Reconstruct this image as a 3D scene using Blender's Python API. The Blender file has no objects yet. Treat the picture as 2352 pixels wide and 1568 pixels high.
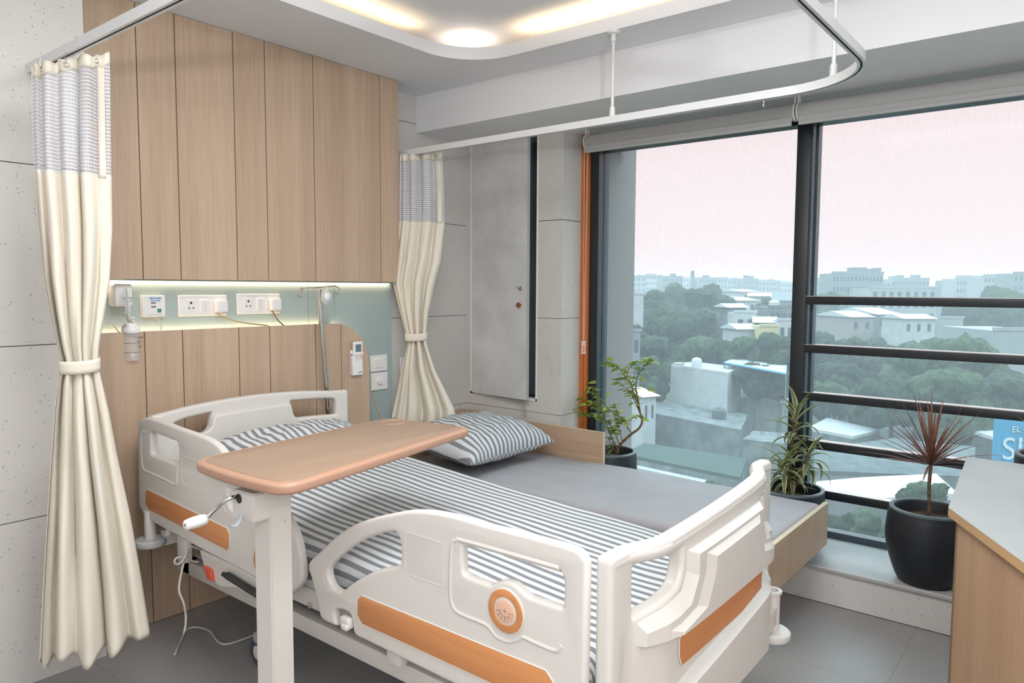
import bpy, bmesh, math, random
from mathutils import Vector, Matrix, noise
random.seed(7)
PI = math.pi
C = bpy.context.scene.collection
sc = bpy.context.scene

# ------------------------------------------------------------------ camera
FPX, YAW, PITCH, ROLL, CAMZ = 1671.37, 0.895121, 0.0737195, 0.0049964, 1.5
def _axes():
    f = Vector((math.sin(YAW)*math.cos(PITCH), math.cos(YAW)*math.cos(PITCH), -math.sin(PITCH)))
    r = Vector((math.cos(YAW), -math.sin(YAW), 0)); u = r.cross(f)
    return r*math.cos(ROLL)+u*math.sin(ROLL), -r*math.sin(ROLL)+u*math.cos(ROLL), f
CR, CU, CF = _axes()
CAM = Vector((0, 0, CAMZ))
cd = bpy.data.cameras.new('camera'); cam = bpy.data.objects.new('camera', cd); C.objects.link(cam)
cd.sensor_width = 36; cd.lens = FPX/2352*36; cd.clip_start = .02; cd.clip_end = 3000
cam.matrix_world = Matrix.Translation(CAM) @ Matrix((CR, CU, -CF)).transposed().to_4x4()
sc.camera = cam
def ray(px, py): return CF + CR*((px-1176)/FPX) - CU*((py-784)/FPX)
def on(ax, val, px, py):                      # the point of a wall, floor or face plane seen at a pixel
    d = ray(px, py); i = 'xyz'.index(ax); return CAM + d*((val-CAM[i])/d[i])

# ------------------------------------------------------------------ exposure, sky, lights
sc.view_settings.view_transform = 'Standard'; sc.view_settings.look = 'None'
sc.view_settings.gamma = 1; sc.view_settings.exposure = -0.14
cy = sc.cycles
cy.use_denoising = True; cy.max_bounces = 7; cy.diffuse_bounces = 4; cy.glossy_bounces = 3
cy.transparent_max_bounces = 10; cy.transmission_bounces = 4; cy.volume_bounces = 0
cy.caustics_reflective = False; cy.caustics_refractive = False
cy.sample_clamp_indirect = 4; cy.use_adaptive_sampling = True; cy.adaptive_threshold = .03
w = bpy.data.worlds.new('sky'); sc.world = w; w.use_nodes = True
nt = w.node_tree; N = nt.nodes; L = nt.links; bg = N['Background']
tc = N.new('ShaderNodeTexCoord'); sx = N.new('ShaderNodeSeparateXYZ'); rp = N.new('ShaderNodeValToRGB')
L.new(tc.outputs['Generated'], sx.inputs[0]); L.new(sx.outputs['Z'], rp.inputs[0]); L.new(rp.outputs[0], bg.inputs[0])
e = rp.color_ramp.elements
e[0].position = 0.0; e[0].color = (1.42, 1.05, 1.06, 1)
e[1].position = .275; e[1].color = (1.44, 1.06, 1.07, 1)
q = e.new(.38); q.color = (3.2, 3.8, 4.1, 1)
q = e.new(1.0); q.color = (4.6, 5.5, 6.0, 1)
bg.inputs[1].default_value = 1.0

def area(name, loc, rot, sx_, sy_, power, col, spread=PI):
    l = bpy.data.lights.new(name, 'AREA'); l.shape = 'RECTANGLE'; l.size = sx_; l.size_y = sy_
    l.energy = power; l.color = col; l.spread = spread
    o = bpy.data.objects.new(name, l); C.objects.link(o); o.location = loc; o.rotation_euler = rot
    return o
# photographer's flash softbox beside and behind the camera, low enough to throw the rail's shadow up
fl = area('camera_flash', (-.9, -1.5, 2.05), (0, 0, 0), .4, .4, 26, (.98, .985, 1))
fl.rotation_euler = (Vector((1.9, 3.0, 1.35))-Vector((-.9, -1.5, 2.05))).to_track_quat('-Z', 'Y').to_euler()
# two ceiling lights added behind the camera to brighten the room
area('added_ceiling_light', (.3, -1.5, 2.66), (0, 0, 0), 1.2, .6, 28, (1, .98, .96))
area('added_ceiling_light', (-1.2, -.9, 2.66), (0, 0, 0), .6, 1.2, 34, (1, .98, .96))
area('added_recess_light', (1.25, 1.0, 2.805), (0, 0, 0), 1.2, 1.2, 66, (.97, .985, 1))  # added in the unseen middle of the recess to light bed and headboard
area('bounced_flash', (-.2, -.9, 1.9), (math.radians(180-12), 0, 0), .3, .3, 125, (.96, .98, 1))
WARM = (1, .72, .42)
# cove strips on the ledge of the ceiling recess
area('cove_strip_light', (1.3, 2.765, 2.735), (math.radians(188), 0, 0), 2.7, .02, 4.2, WARM)
area('cove_strip_light', (3.03, 1.0, 2.735), (math.radians(188), 0, math.radians(-90)), 2.7, .02, 6.4, WARM)
area('cove_corner_light', (2.965, 2.685, 2.735), (math.radians(180), 0, 0), .05, .05, 1.1, (1, .82, .66))
# strips behind the wood panels of the headboard wall
area('headboard_strip_light', (2.10, 3.334, 1.524), (math.radians(4), 0, 0), 1.76, .010, 1.7, (1, .80, .58))
area('headboard_strip_light', (1.83, 3.330, 1.292), (math.radians(180), 0, 0), 1.30, .012, .95, (1, .74, .45))
area('headboard_strip_light', (2.628, 3.330, 1.20), (math.radians(180), math.radians(45), 0), .24, .012, .25, (1, .74, .45))
area('window_portal', (4.25, .4, 1.3), (0, math.radians(90), 0), 2.4, 4.4, 1, (1, 1, 1)).data.cycles.is_portal = True

# ------------------------------------------------------------------ materials
def mat(name, col, rough=.5, metal=0, spec=.5, **k):
    m = bpy.data.materials.new(name); m.use_nodes = True; b = m.node_tree.nodes['Principled BSDF']
    b.inputs['Base Color'].default_value = (*col, 1); b.inputs['Roughness'].default_value = rough
    b.inputs['Metallic'].default_value = metal; b.inputs['Specular IOR Level'].default_value = spec
    for a, v in k.items(): b.inputs[a.replace('_', ' ')].default_value = v
    return m
def srgb(r, g, b):
    f = lambda c: (c/255/12.92) if c <= 10 else ((c/255+.055)/1.055)**2.4
    return (f(r), f(g), f(b))
def nodes(m): return m.node_tree.nodes, m.node_tree.links, m.node_tree.nodes['Principled BSDF']
def tex(m, kind='Object', scale=(1, 1, 1)):
    n, l, b = nodes(m); t = n.new('ShaderNodeTexCoord'); mp = n.new('ShaderNodeMapping')
    mp.inputs['Scale'].default_value = scale; l.new(t.outputs[kind], mp.inputs[0]); return mp
def add_noise(m, c1, c2, scale=5, detail=4, stretch=(1, 1, 1), kind='Object', p0=.35, p1=.65, rough=.5, bump=0, bumpdist=.002):
    n, l, b = nodes(m); mp = tex(m, kind, stretch); t = n.new('ShaderNodeTexNoise')
    t.inputs['Scale'].default_value = scale; t.inputs['Detail'].default_value = detail; t.inputs['Roughness'].default_value = rough
    l.new(mp.outputs[0], t.inputs[0]); r = n.new('ShaderNodeValToRGB'); l.new(t.outputs[0], r.inputs[0])
    r.color_ramp.elements[0].position = p0; r.color_ramp.elements[0].color = (*c1, 1)
    r.color_ramp.elements[1].position = p1; r.color_ramp.elements[1].color = (*c2, 1)
    l.new(r.outputs[0], b.inputs['Base Color'])
    if bump:
        bp_ = n.new('ShaderNodeBump'); bp_.inputs['Strength'].default_value = bump; bp_.inputs['Distance'].default_value = bumpdist
        l.new(t.outputs[0], bp_.inputs['Height']); l.new(bp_.outputs[0], b.inputs['Normal'])
    return r
def wood(name, c1, c2, axis, rough=.45, fine=90):
    st = {'x': (.035, 1, 1), 'y': (1, .035, 1), 'z': (1, 1, .035)}[axis]
    m = mat(name, c1, rough); r = add_noise(m, c1, c2, fine, 6, st, p0=.3, p1=.7)
    n, l, b = nodes(m); mp = tex(m, 'Object', st); t = n.new('ShaderNodeTexNoise'); t.inputs['Scale'].default_value = 9
    t.inputs['Detail'].default_value = 3; l.new(mp.outputs[0], t.inputs[0])
    mx = n.new('ShaderNodeMixRGB'); mx.blend_type = 'MULTIPLY'; mx.inputs[0].default_value = 1
    r2 = n.new('ShaderNodeValToRGB'); l.new(t.outputs[0], r2.inputs[0])
    r2.color_ramp.elements[0].position = .35; r2.color_ramp.elements[0].color = (.88, .86, .84, 1)
    r2.color_ramp.elements[1].position = .65; r2.color_ramp.elements[1].color = (1, 1, 1, 1)
    l.new(r.outputs[0], mx.inputs[1]); l.new(r2.outputs[0], mx.inputs[2]); l.new(mx.outputs[0], b.inputs['Base Color'])
    return m
M = {}
M['oak'] = wood('pale_oak', (.52, .385, .275), (.46, .33, .23), 'z', .5)
M['oak_x'] = wood('pale_oak_across', (.52, .37, .255), (.46, .32, .21), 'y', .5)
M['oak_d'] = wood('desk_oak', (.50, .325, .20), (.45, .285, .17), 'z', .5)
M['edge'] = mat('oak_edge_band', (.62, .38, .18), .5)
M['groove'] = mat('groove_brown', (.16, .085, .05), .7)
M['beech'] = wood('orange_beech', (.62, .27, .10), (.54, .215, .075), 'y', .4, 60)
M['beech_x'] = wood('orange_beech_across', (.60, .25, .09), (.50, .195, .065), 'x', .4, 60)
M['laminate'] = mat('tan_laminate', (.60, .37, .25), .45)
add_noise(M['laminate'], (.30, .205, .145), (.28, .19, .134), 14, 5, (.1, 1, 1))
M['lamedge'] = mat('pink_tan_edge', (.41, .235, .158), .4)
M['plastic'] = mat('cream_moulded_plastic', (.66, .625, .58), .33)
M['steelpaint'] = mat('cream_painted_steel', (.64, .605, .555), .4)
M['white'] = mat('white_plastic', (.80, .78, .76), .3)
M['whitepaint'] = mat('white_paint', (.82, .81, .82), .6)
M['ceil'] = mat('ceiling_paint', (.80, .81, .83), .8)
M['chrome'] = mat('steel', (.62, .60, .57), .22, 1)
M['dark'] = mat('black_plastic', (.012, .013, .015), .4)
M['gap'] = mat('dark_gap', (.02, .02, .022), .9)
M['grey'] = mat('grey_plastic', (.36, .38, .40), .45)
M['bluegrey'] = mat('bluegrey_rubber', (.055, .07, .09), .5)
M['orange'] = mat('orange_paint', (.52, .15, .035), .45)
M['frame'] = mat('black_window_frame', (.010, .012, .015), .4)
M['frame_lit'] = mat('sky_lit_frame', (.035, .052, .065), .3)  # black frame with the sky's blue-grey reflection put into its colour
M['net'] = None
M['greenpanel'] = mat('sage_laminate', (.33, .41, .40), .42)
M['cord'] = mat('grey_cable', (.52, .50, .46), .5)
M['cordtan'] = mat('twisted_tan_cable', (.42, .33, .20), .6)
M['cordbrown'] = mat('brown_cable', (.22, .14, .07), .6)
M['green'] = mat('green_button', (.05, .25, .12), .5)
M['blue'] = mat('blue_label', (.04, .22, .50), .5)
M['redlab'] = mat('red_label', (.72, .08, .05), .4)
M['labgrey'] = mat('grey_label', (.28, .29, .30), .5)
M['ink'] = mat('black_print', (.02, .02, .02), .6)
M['lcd'] = mat('grey_screen', (.12, .17, .20), .25)
M['orangebtn'] = mat('orange_button', (.85, .33, .08), .4)
M['redplast'] = mat('red_plastic', (.55, .07, .03), .3)
M['knob'] = mat('brown_knob', (.24, .07, .02), .25)
M['clear'] = mat('clear_plastic', (.92, .95, .95), .08, Alpha=.30)
M['bag'] = mat('clear_bag', (.80, .74, .66), .25, Alpha=.42)
M['maskw'] = mat('white_mask_fabric', (.70, .74, .78), .8)
M['blindf'] = mat('grey_blind_fabric', (.40, .395, .385), .85)
add_noise(M['blindf'], (.42, .415, .405), (.37, .365, .355), 260, 2, p0=.3, p1=.7)
M['soil'] = mat('soil', (.05, .03, .02), .95); add_noise(M['soil'], (.02, .013, .01), (.16, .085, .055), 60, 5, bump=.6)
M['pot'] = mat('charcoal_pot', (.020, .024, .030), .5)
add_noise(M['pot'], (.010, .013, .017), (.085, .095, .105), 120, 3, (1, 1, 6), p0=.62, p1=.80, bump=.35, bumpdist=.001)
M['potrim'] = mat('pot_rim', (.10, .125, .14), .45)
M['bark'] = mat('bark', (.13, .075, .045), .85); add_noise(M['bark'], (.19, .11, .06), (.07, .04, .025), 70, 4, bump=.4)
M['quartz'] = mat('pale_worktop', (.44, .43, .42), .3); add_noise(M['quartz'], (.34, .33, .315), (.30, .295, .285), 5, 4)

def stone(name, base, dark, rough=.6, thr=.20):
    m = mat(name, base, rough); n, l, b = nodes(m); mp = tex(m)
    v = n.new('ShaderNodeTexVoronoi'); v.inputs['Scale'].default_value = 75; v.inputs['Randomness'].default_value = 1
    nz = n.new('ShaderNodeTexNoise'); nz.inputs['Scale'].default_value = 40; nz.inputs['Detail'].default_value = 3
    l.new(mp.outputs[0], v.inputs[0]); l.new(mp.outputs[0], nz.inputs[0])
    lt = n.new('ShaderNodeMath'); lt.operation = 'SUBTRACT'; l.new(nz.outputs[0], lt.inputs[0]); lt.inputs[1].default_value = .44
    ml = n.new('ShaderNodeMath'); ml.operation = 'MULTIPLY'; l.new(lt.outputs[0], ml.inputs[0]); ml.inputs[1].default_value = thr*6
    cmp_ = n.new('ShaderNodeMath'); cmp_.operation = 'LESS_THAN'; l.new(v.outputs['Distance'], cmp_.inputs[0]); l.new(ml.outputs[0], cmp_.inputs[1])
    n2 = n.new('ShaderNodeTexNoise'); n2.inputs['Scale'].default_value = 2.2; n2.inputs['Detail'].default_value = 5; l.new(mp.outputs[0], n2.inputs[0])
    r = n.new('ShaderNodeValToRGB'); l.new(n2.outputs[0], r.inputs[0])
    r.color_ramp.elements[0].position = .3; r.color_ramp.elements[0].color = (*[c*.94 for c in base], 1)
    r.color_ramp.elements[1].position = .7; r.color_ramp.elements[1].color = (*[min(1, c*1.04) for c in base], 1)
    mx = n.new('ShaderNodeMixRGB'); mx.inputs[2].default_value = (*dark, 1)
    l.new(cmp_.outputs[0], mx.inputs[0]); l.new(r.outputs[0], mx.inputs[1]); l.new(mx.outputs[0], b.inputs['Base Color'])
    return m
M['stone'] = stone('speckled_cream_stone', (.60, .575, .54), (.34, .34, .34))
M['slab'] = mat('mottled_grey_slab', (.42, .41, .40), .6); add_noise(M['slab'], (.56, .55, .54), (.68, .67, .66), 4, 9, rough=.65, bump=.1)
M['slabside'] = mat('slab_side', (.42, .47, .46), .5)
def floor_mat():
    m = mat('grey_floor_tile', (.25, .235, .22), .38); n, l, b = nodes(m); mp = tex(m)
    br = n.new('ShaderNodeTexBrick'); br.offset = 0; br.inputs['Scale'].default_value = 1
    br.inputs['Color1'].default_value = (.29, .275, .265, 1); br.inputs['Color2'].default_value = (.275, .265, .255, 1); br.inputs['Mortar'].default_value = (.235, .205, .175, 1)
    br.inputs['Mortar Size'].default_value = .0022; br.inputs['Brick Width'].default_value = .6; br.inputs['Row Height'].default_value = .6
    l.new(mp.outputs[0], br.inputs[0]); mp.inputs['Location'].default_value = (.05, .05, 0)
    nz = n.new('ShaderNodeTexNoise'); nz.inputs['Scale'].default_value = 3; nz.inputs['Detail'].default_value = 8; l.new(mp.outputs[0], nz.inputs[0])
    r = n.new('ShaderNodeValToRGB'); l.new(nz.outputs[0], r.inputs[0]); r.color_ramp.elements[0].color = (.85, .85, .85, 1); r.color_ramp.elements[1].color = (1.1, 1.1, 1.1, 1)
    mx = n.new('ShaderNodeMixRGB'); mx.blend_type = 'MULTIPLY'; mx.inputs[0].default_value = 1
    l.new(br.outputs[0], mx.inputs[1]); l.new(r.outputs[0], mx.inputs[2]); l.new(mx.outputs[0], b.inputs['Base Color'])
    return m
M['floor'] = floor_mat()
M['sill'] = mat('grey_sill', (.40, .40, .40), .35); add_noise(M['sill'], (.42, .42, .42), (.37, .37, .37), 6, 5)

def stripes(name, period, duty=.5, c1=(.60, .62, .63), c2=(.20, .205, .215), warp=.003):
    m = mat(name, c1, .85, spec=.2); n, l, b = nodes(m)
    t = n.new('ShaderNodeUVMap'); s = n.new('ShaderNodeSeparateXYZ'); l.new(t.outputs[0], s.inputs[0])
    nz = n.new('ShaderNodeTexNoise'); nz.inputs['Scale'].default_value = 6; nz.inputs['Detail'].default_value = 2; l.new(t.outputs[0], nz.inputs[0])
    a = n.new('ShaderNodeMath'); a.operation = 'MULTIPLY_ADD'; l.new(nz.outputs[0], a.inputs[0]); a.inputs[1].default_value = warp*4; l.new(s.outputs['X'], a.inputs[2])
    d = n.new('ShaderNodeMath'); d.operation = 'DIVIDE'; l.new(a.outputs[0], d.inputs[0]); d.inputs[1].default_value = period
    f = n.new('ShaderNodeMath'); f.operation = 'FRACT'; l.new(d.outputs[0], f.inputs[0])
    g = n.new('ShaderNodeMath'); g.operation = 'LESS_THAN'; l.new(f.outputs[0], g.inputs[0]); g.inputs[1].default_value = duty
    wv = n.new('ShaderNodeTexNoise'); wv.inputs['Scale'].default_value = 500; wv.inputs['Detail'].default_value = 1; l.new(t.outputs[0], wv.inputs[0])
    r = n.new('ShaderNodeValToRGB'); l.new(wv.outputs[0], r.inputs[0]); r.color_ramp.elements[0].position = .3; r.color_ramp.elements[1].position = .7
    r.color_ramp.elements[0].color = (*[c*.75 for c in c2], 1); r.color_ramp.elements[1].color = (*[c*1.3 for c in c2], 1)
    mx = n.new('ShaderNodeMixRGB'); mx.inputs[1].default_value = (*c1, 1); l.new(r.outputs[0], mx.inputs[2]); l.new(g.outputs[0], mx.inputs[0]); l.new(mx.outputs[0], b.inputs['Base Color'])
    return m
M['stripe'] = stripes('striped_sheet', .0385, .46)
M['stripe_p'] = stripes('striped_pillowcase', .036, .47)
M['sheet'] = mat('grey_sheet', (.38, .37, .385), .75, spec=.3)
add_noise(M['sheet'], (.39, .38, .395), (.365, .355, .37), 6, 3, (1, 1, 1), bump=.15, bumpdist=.004)

def fabric():
    m = mat('cream_satin', (.86, .80, .68), .5, spec=.35, Sheen_Weight=.2); n, l, b = nodes(m)
    t = n.new('ShaderNodeUVMap'); wv = n.new('ShaderNodeTexWave'); wv.inputs['Scale'].default_value = 6; wv.wave_type = 'BANDS'; wv.bands_direction = 'DIAGONAL'
    mp = n.new('ShaderNodeMapping'); mp.inputs['Scale'].default_value = (10, 9, 1); l.new(t.outputs[0], mp.inputs[0])
    nz = n.new('ShaderNodeTexNoise'); nz.inputs['Scale'].default_value = 3; l.new(mp.outputs[0], nz.inputs[0])
    l.new(mp.outputs[0], wv.inputs[0])
    r = n.new('ShaderNodeValToRGB'); l.new(wv.outputs[0], r.inputs[0]); r.color_ramp.elements[0].color = (.83, .775, .655, 1); r.color_ramp.elements[1].color = (.88, .835, .73, 1)
    l.new(r.outputs[0], b.inputs['Base Color'])
    tr = n.new('ShaderNodeBsdfTranslucent'); tr.inputs[0].default_value = (.92, .80, .56, 1)
    ms = n.new('ShaderNodeMixShader'); ms.inputs[0].default_value = .18; out = n['Material Output']
    l.new(b.outputs[0], ms.inputs[1]); l.new(tr.outputs[0], ms.inputs[2]); l.new(ms.outputs[0], out.inputs[0])
    return m
M['cream'] = fabric()
def netting():
    m = mat('white_netting', (.74, .73, .76), .7); n, l, b = nodes(m)
    t = n.new('ShaderNodeUVMap'); s = n.new('ShaderNodeSeparateXYZ'); l.new(t.outputs[0], s.inputs[0])
    outs = []
    for a, per in (('X', .030), ('Y', .0122)):
        d = n.new('ShaderNodeMath'); d.operation = 'DIVIDE'; l.new(s.outputs[a], d.inputs[0]); d.inputs[1].default_value = per
        f = n.new('ShaderNodeMath'); f.operation = 'FRACT'; l.new(d.outputs[0], f.inputs[0])
        g = n.new('ShaderNodeMath'); g.operation = 'LESS_THAN'; l.new(f.outputs[0], g.inputs[0]); g.inputs[1].default_value = .26; outs.append(g)
    mx = n.new('ShaderNodeMath'); mx.operation = 'MAXIMUM'; l.new(outs[0].outputs[0], mx.inputs[0]); l.new(outs[1].outputs[0], mx.inputs[1])
    mr = n.new('ShaderNodeMapRange'); l.new(mx.outputs[0], mr.inputs[0]); mr.inputs[3].default_value = .45; mr.inputs[4].default_value = .93
    l.new(mr.outputs[0], b.inputs['Alpha'])
    cm = n.new('ShaderNodeMixRGB'); l.new(mx.outputs[0], cm.inputs[0]); cm.inputs[1].default_value = (.42, .41, .46, 1); cm.inputs[2].default_value = (.78, .77, .79, 1)
    l.new(cm.outputs[0], b.inputs['Base Color'])
    return m
M['net'] = netting()
def glass_mat():
    m = bpy.data.materials.new('dusty_tinted_glass'); m.use_nodes = True; n = m.node_tree.nodes; l = m.node_tree.links
    n.remove(n['Principled BSDF']); out = n['Material Output']
    tr = n.new('ShaderNodeBsdfTransparent'); tr.inputs[0].default_value = (.88, .95, .955, 1)
    du = n.new('ShaderNodeBsdfTranslucent'); du.inputs[0].default_value = (.62, .72, .74, 1)
    t = n.new('ShaderNodeTexCoord'); mp = n.new('ShaderNodeMapping'); mp.inputs['Scale'].default_value = (60, 260, 26); l.new(t.outputs['Object'], mp.inputs[0])
    nz = n.new('ShaderNodeTexNoise'); nz.inputs['Scale'].default_value = 1; nz.inputs['Detail'].default_value = 3; l.new(mp.outputs[0], nz.inputs[0])
    r = n.new('ShaderNodeMapRange'); l.new(nz.outputs[0], r.inputs[0]); r.inputs[1].default_value = .3; r.inputs[2].default_value = .8
    r.inputs[3].default_value = .03; r.inputs[4].default_value = .10
    m1 = n.new('ShaderNodeMixShader'); l.new(r.outputs[0], m1.inputs[0]); l.new(tr.outputs[0], m1.inputs[1]); l.new(du.outputs[0], m1.inputs[2])
    gl = n.new('ShaderNodeBsdfGlossy'); gl.inputs['Roughness'].default_value = .02
    m2 = n.new('ShaderNodeMixShader'); m2.inputs[0].default_value = .0015; l.new(m1.outputs[0], m2.inputs[1]); l.new(gl.outputs[0], m2.inputs[2])
    l.new(m2.outputs[0], out.inputs[0]); return m
M['glass'] = glass_mat()
def leafmat(name, mid, edge=None, rib=None, trans=.35):
    m = mat(name, mid, .45); n, l, b = nodes(m); uv = n.new('ShaderNodeUVMap'); s = n.new('ShaderNodeSeparateXYZ'); l.new(uv.outputs[0], s.inputs[0])
    src = None
    r = n.new('ShaderNodeValToRGB'); l.new(s.outputs['X'], r.inputs[0]); r.color_ramp.interpolation = 'EASE'
    e = r.color_ramp.elements; e[0].position = 0; e[0].color = (*(rib or mid), 1); e[1].position = .45; e[1].color = (*mid, 1)
    if edge:
        q = e.new(.62); q.color = (*mid, 1); q = e.new(.74); q.color = (*edge, 1)
    ob = n.new('ShaderNodeTexNoise'); ob.inputs['Scale'].default_value = 14; tcn = n.new('ShaderNodeTexCoord'); l.new(tcn.outputs['Object'], ob.inputs[0])
    mx = n.new('ShaderNodeMixRGB'); mx.blend_type = 'MULTIPLY'; mx.inputs[0].default_value = 1
    r2 = n.new('ShaderNodeValToRGB'); l.new(ob.outputs[0], r2.inputs[0]); r2.color_ramp.elements[0].position = .35; r2.color_ramp.elements[0].color = (.62, .66, .6, 1)
    r2.color_ramp.elements[1].position = .65; r2.color_ramp.elements[1].color = (1.15, 1.1, 1, 1)
    l.new(r.outputs[0], mx.inputs[1]); l.new(r2.outputs[0], mx.inputs[2]); l.new(mx.outputs[0], b.inputs['Base Color'])
    tr = n.new('ShaderNodeBsdfTranslucent'); l.new(mx.outputs[0], tr.inputs[0]); ms = n.new('ShaderNodeMixShader'); ms.inputs[0].default_value = trans
    l.new(b.outputs[0], ms.inputs[1]); l.new(tr.outputs[0], ms.inputs[2]); l.new(ms.outputs[0], n['Material Output'].inputs[0]); return m
M['leaf'] = leafmat('green_leaf', (.32, .42, .075), rib=(.42, .50, .16), trans=.4)
M['varieg'] = leafmat('variegated_leaf', (.13, .19, .10), edge=(.66, .60, .28), trans=.3)
M['purple'] = leafmat('purple_leaf', (.20, .12, .075), edge=(.33, .09, .09), trans=.3)
M['stemg'] = mat('green_stem', (.22, .20, .08), .6)

# ------------------------------------------------------------------ mesh helpers
def finish(me, smooth=35):
    for p in me.polygons: p.use_smooth = True
    try: me.set_sharp_from_angle(angle=math.radians(smooth))
    except Exception: pass
def link(name, me, m, parent=None, smooth=35):
    o = bpy.data.objects.new(name, me); C.objects.link(o)
    for x in (m if isinstance(m, (list, tuple)) else [m]): me.materials.append(x)
    if parent: o.parent = parent; o.matrix_parent_inverse = Matrix.Translation(-Vector(parent_loc(parent)))
    finish(me, smooth); return o
def parent_loc(p):
    v = Vector(p.location)
    return v if p.parent is None else v + (Vector(parent_loc(p.parent)) if p.matrix_parent_inverse == Matrix() else Vector((0, 0, 0)))
def obj(name, bm, m, parent=None, smooth=35):
    me = bpy.data.meshes.new(name); bm.normal_update(); bm.to_mesh(me); bm.free(); return link(name, me, m, parent, smooth)
def thing(name, loc, label, cat, group=None):
    o = bpy.data.objects.new(name, None); C.objects.link(o); o.location = loc; o.empty_display_size = .1
    o['label'] = label; o['category'] = cat
    if group: o['group'] = group
    return o
def tag(o, label, cat, group=None, kind=None):
    o['label'] = label; o['category'] = cat
    if group: o['group'] = group
    if kind: o['kind'] = kind
    return o
def struct(o, label=None, cat=None):
    o['kind'] = 'structure'
    if label: o['label'] = label
    if cat: o['category'] = cat
    return o
def B(): return bmesh.new()
def box(bm, x0, x1, y0, y1, z0, z1, bev=0, seg=2, mi=0):
    r = bmesh.ops.create_cube(bm, size=1); vs = r['verts']
    for v in vs: v.co = Vector(((x0+x1)/2+v.co.x*(x1-x0), (y0+y1)/2+v.co.y*(y1-y0), (z0+z1)/2+v.co.z*(z1-z0)))
    fs = set(f for v in vs for f in v.link_faces)
    for f in fs: f.material_index = mi
    if bev: bmesh.ops.bevel(bm, geom=list(set(e for v in vs for e in v.link_edges)), offset=bev, segments=seg, affect='EDGES', profile=.5)
    return vs
def obox(bm, c, ux, uy, uz, sx_, sy_, sz_, bev=0):
    r = bmesh.ops.create_cube(bm, size=1); vs = r['verts']
    for v in vs: v.co = Vector(c) + Vector(ux)*v.co.x*sx_ + Vector(uy)*v.co.y*sy_ + Vector(uz)*v.co.z*sz_
    if bev: bmesh.ops.bevel(bm, geom=list(set(e for v in vs for e in v.link_edges)), offset=bev, segments=2, affect='EDGES')
def tube(bm, pts, rad, n=10, closed=False, cap=True, flat=1.0, mi=0):
    pts = [Vector(p) for p in pts]; m = len(pts); rings = []; up = None
    for i, p in enumerate(pts):
        a = pts[(i-1) % m] if (closed or i) else p; b = pts[(i+1) % m] if (closed or i < m-1) else p
        t = (b-a).normalized()
        if up is None:
            up = Vector((0, 0, 1)) if abs(t.z) < .9 else Vector((1, 0, 0))
        s = t.cross(up).normalized(); up = s.cross(t).normalized()
        r = rad(i/(m-1)) if callable(rad) else rad
        rings.append([bm.verts.new(p + s*math.cos(2*PI*k/n)*r + up*math.sin(2*PI*k/n)*r*flat) for k in range(n)])
    for i in range(m if closed else m-1):
        a, b = rings[i], rings[(i+1) % m]
        for k in range(n):
            f = bm.faces.new((a[k], a[(k+1) % n], b[(k+1) % n], b[k])); f.material_index = mi
    if cap and not closed:
        bm.faces.new(rings[0][::-1]).material_index = mi; bm.faces.new(rings[-1]).material_index = mi
def lathe(bm, prof, c, n=40, axis='z', mi=0, cap=True):
    rings = []
    for r, h in prof:
        ring = []
        for k in range(n):
            a = 2*PI*k/n; x, y = r*math.cos(a), r*math.sin(a)
            v = {'z': (x, y, h), 'y': (x, h, y), 'x': (h, x, y)}[axis]; ring.append(bm.verts.new(Vector(c)+Vector(v)))
        rings.append(ring)
    for a, b in zip(rings, rings[1:]):
        for k in range(n):
            try: bm.faces.new((a[k], a[(k+1) % n], b[(k+1) % n], b[k])).material_index = mi
            except ValueError: pass
    for rg, (r, h) in ((rings[0], prof[0]), (rings[-1], prof[-1])):
        if cap and r > 1e-5:
            try: bm.faces.new(rg).material_index = mi
            except ValueError: pass
    bmesh.ops.recalc_face_normals(bm, faces=bm.faces)
def cr(pts, n=6, closed=True):
    pts = [Vector(p) for p in pts]; m = len(pts); out = []
    rng = range(m if closed else m-1)
    for i in rng:
        if closed: p0, p1, p2, p3 = pts[i-1], pts[i], pts[(i+1) % m], pts[(i+2) % m]
        else: p0, p1, p2, p3 = pts[max(i-1, 0)], pts[i], pts[i+1], pts[min(i+2, m-1)]
        for k in range(n):
            t = k/n; out.append(.5*((2*p1)+(p2-p0)*t+(2*p0-5*p1+4*p2-p3)*t*t+(3*p1-p0-3*p2+p3)*t**3))
    if not closed: out.append(pts[-1])
    return out
def fil(pts, r=.02, n=6):
    m = len(pts); out = []
    for i, p in enumerate(pts):
        rr = p[2] if len(p) > 2 else r; P = Vector(p[:2]); A = Vector(pts[i-1][:2]); Q = Vector(pts[(i+1) % m][:2])
        d1, d2 = (A-P), (Q-P); rr = min(rr, d1.length*.49, d2.length*.49)
        if rr < 1e-5: out.append(P); continue
        a, b = P+d1.normalized()*rr, P+d2.normalized()*rr
        for k in range(n+1):
            t = k/n; out.append(a*(1-t)**2+P*2*t*(1-t)+b*t*t)
    return out
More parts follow.
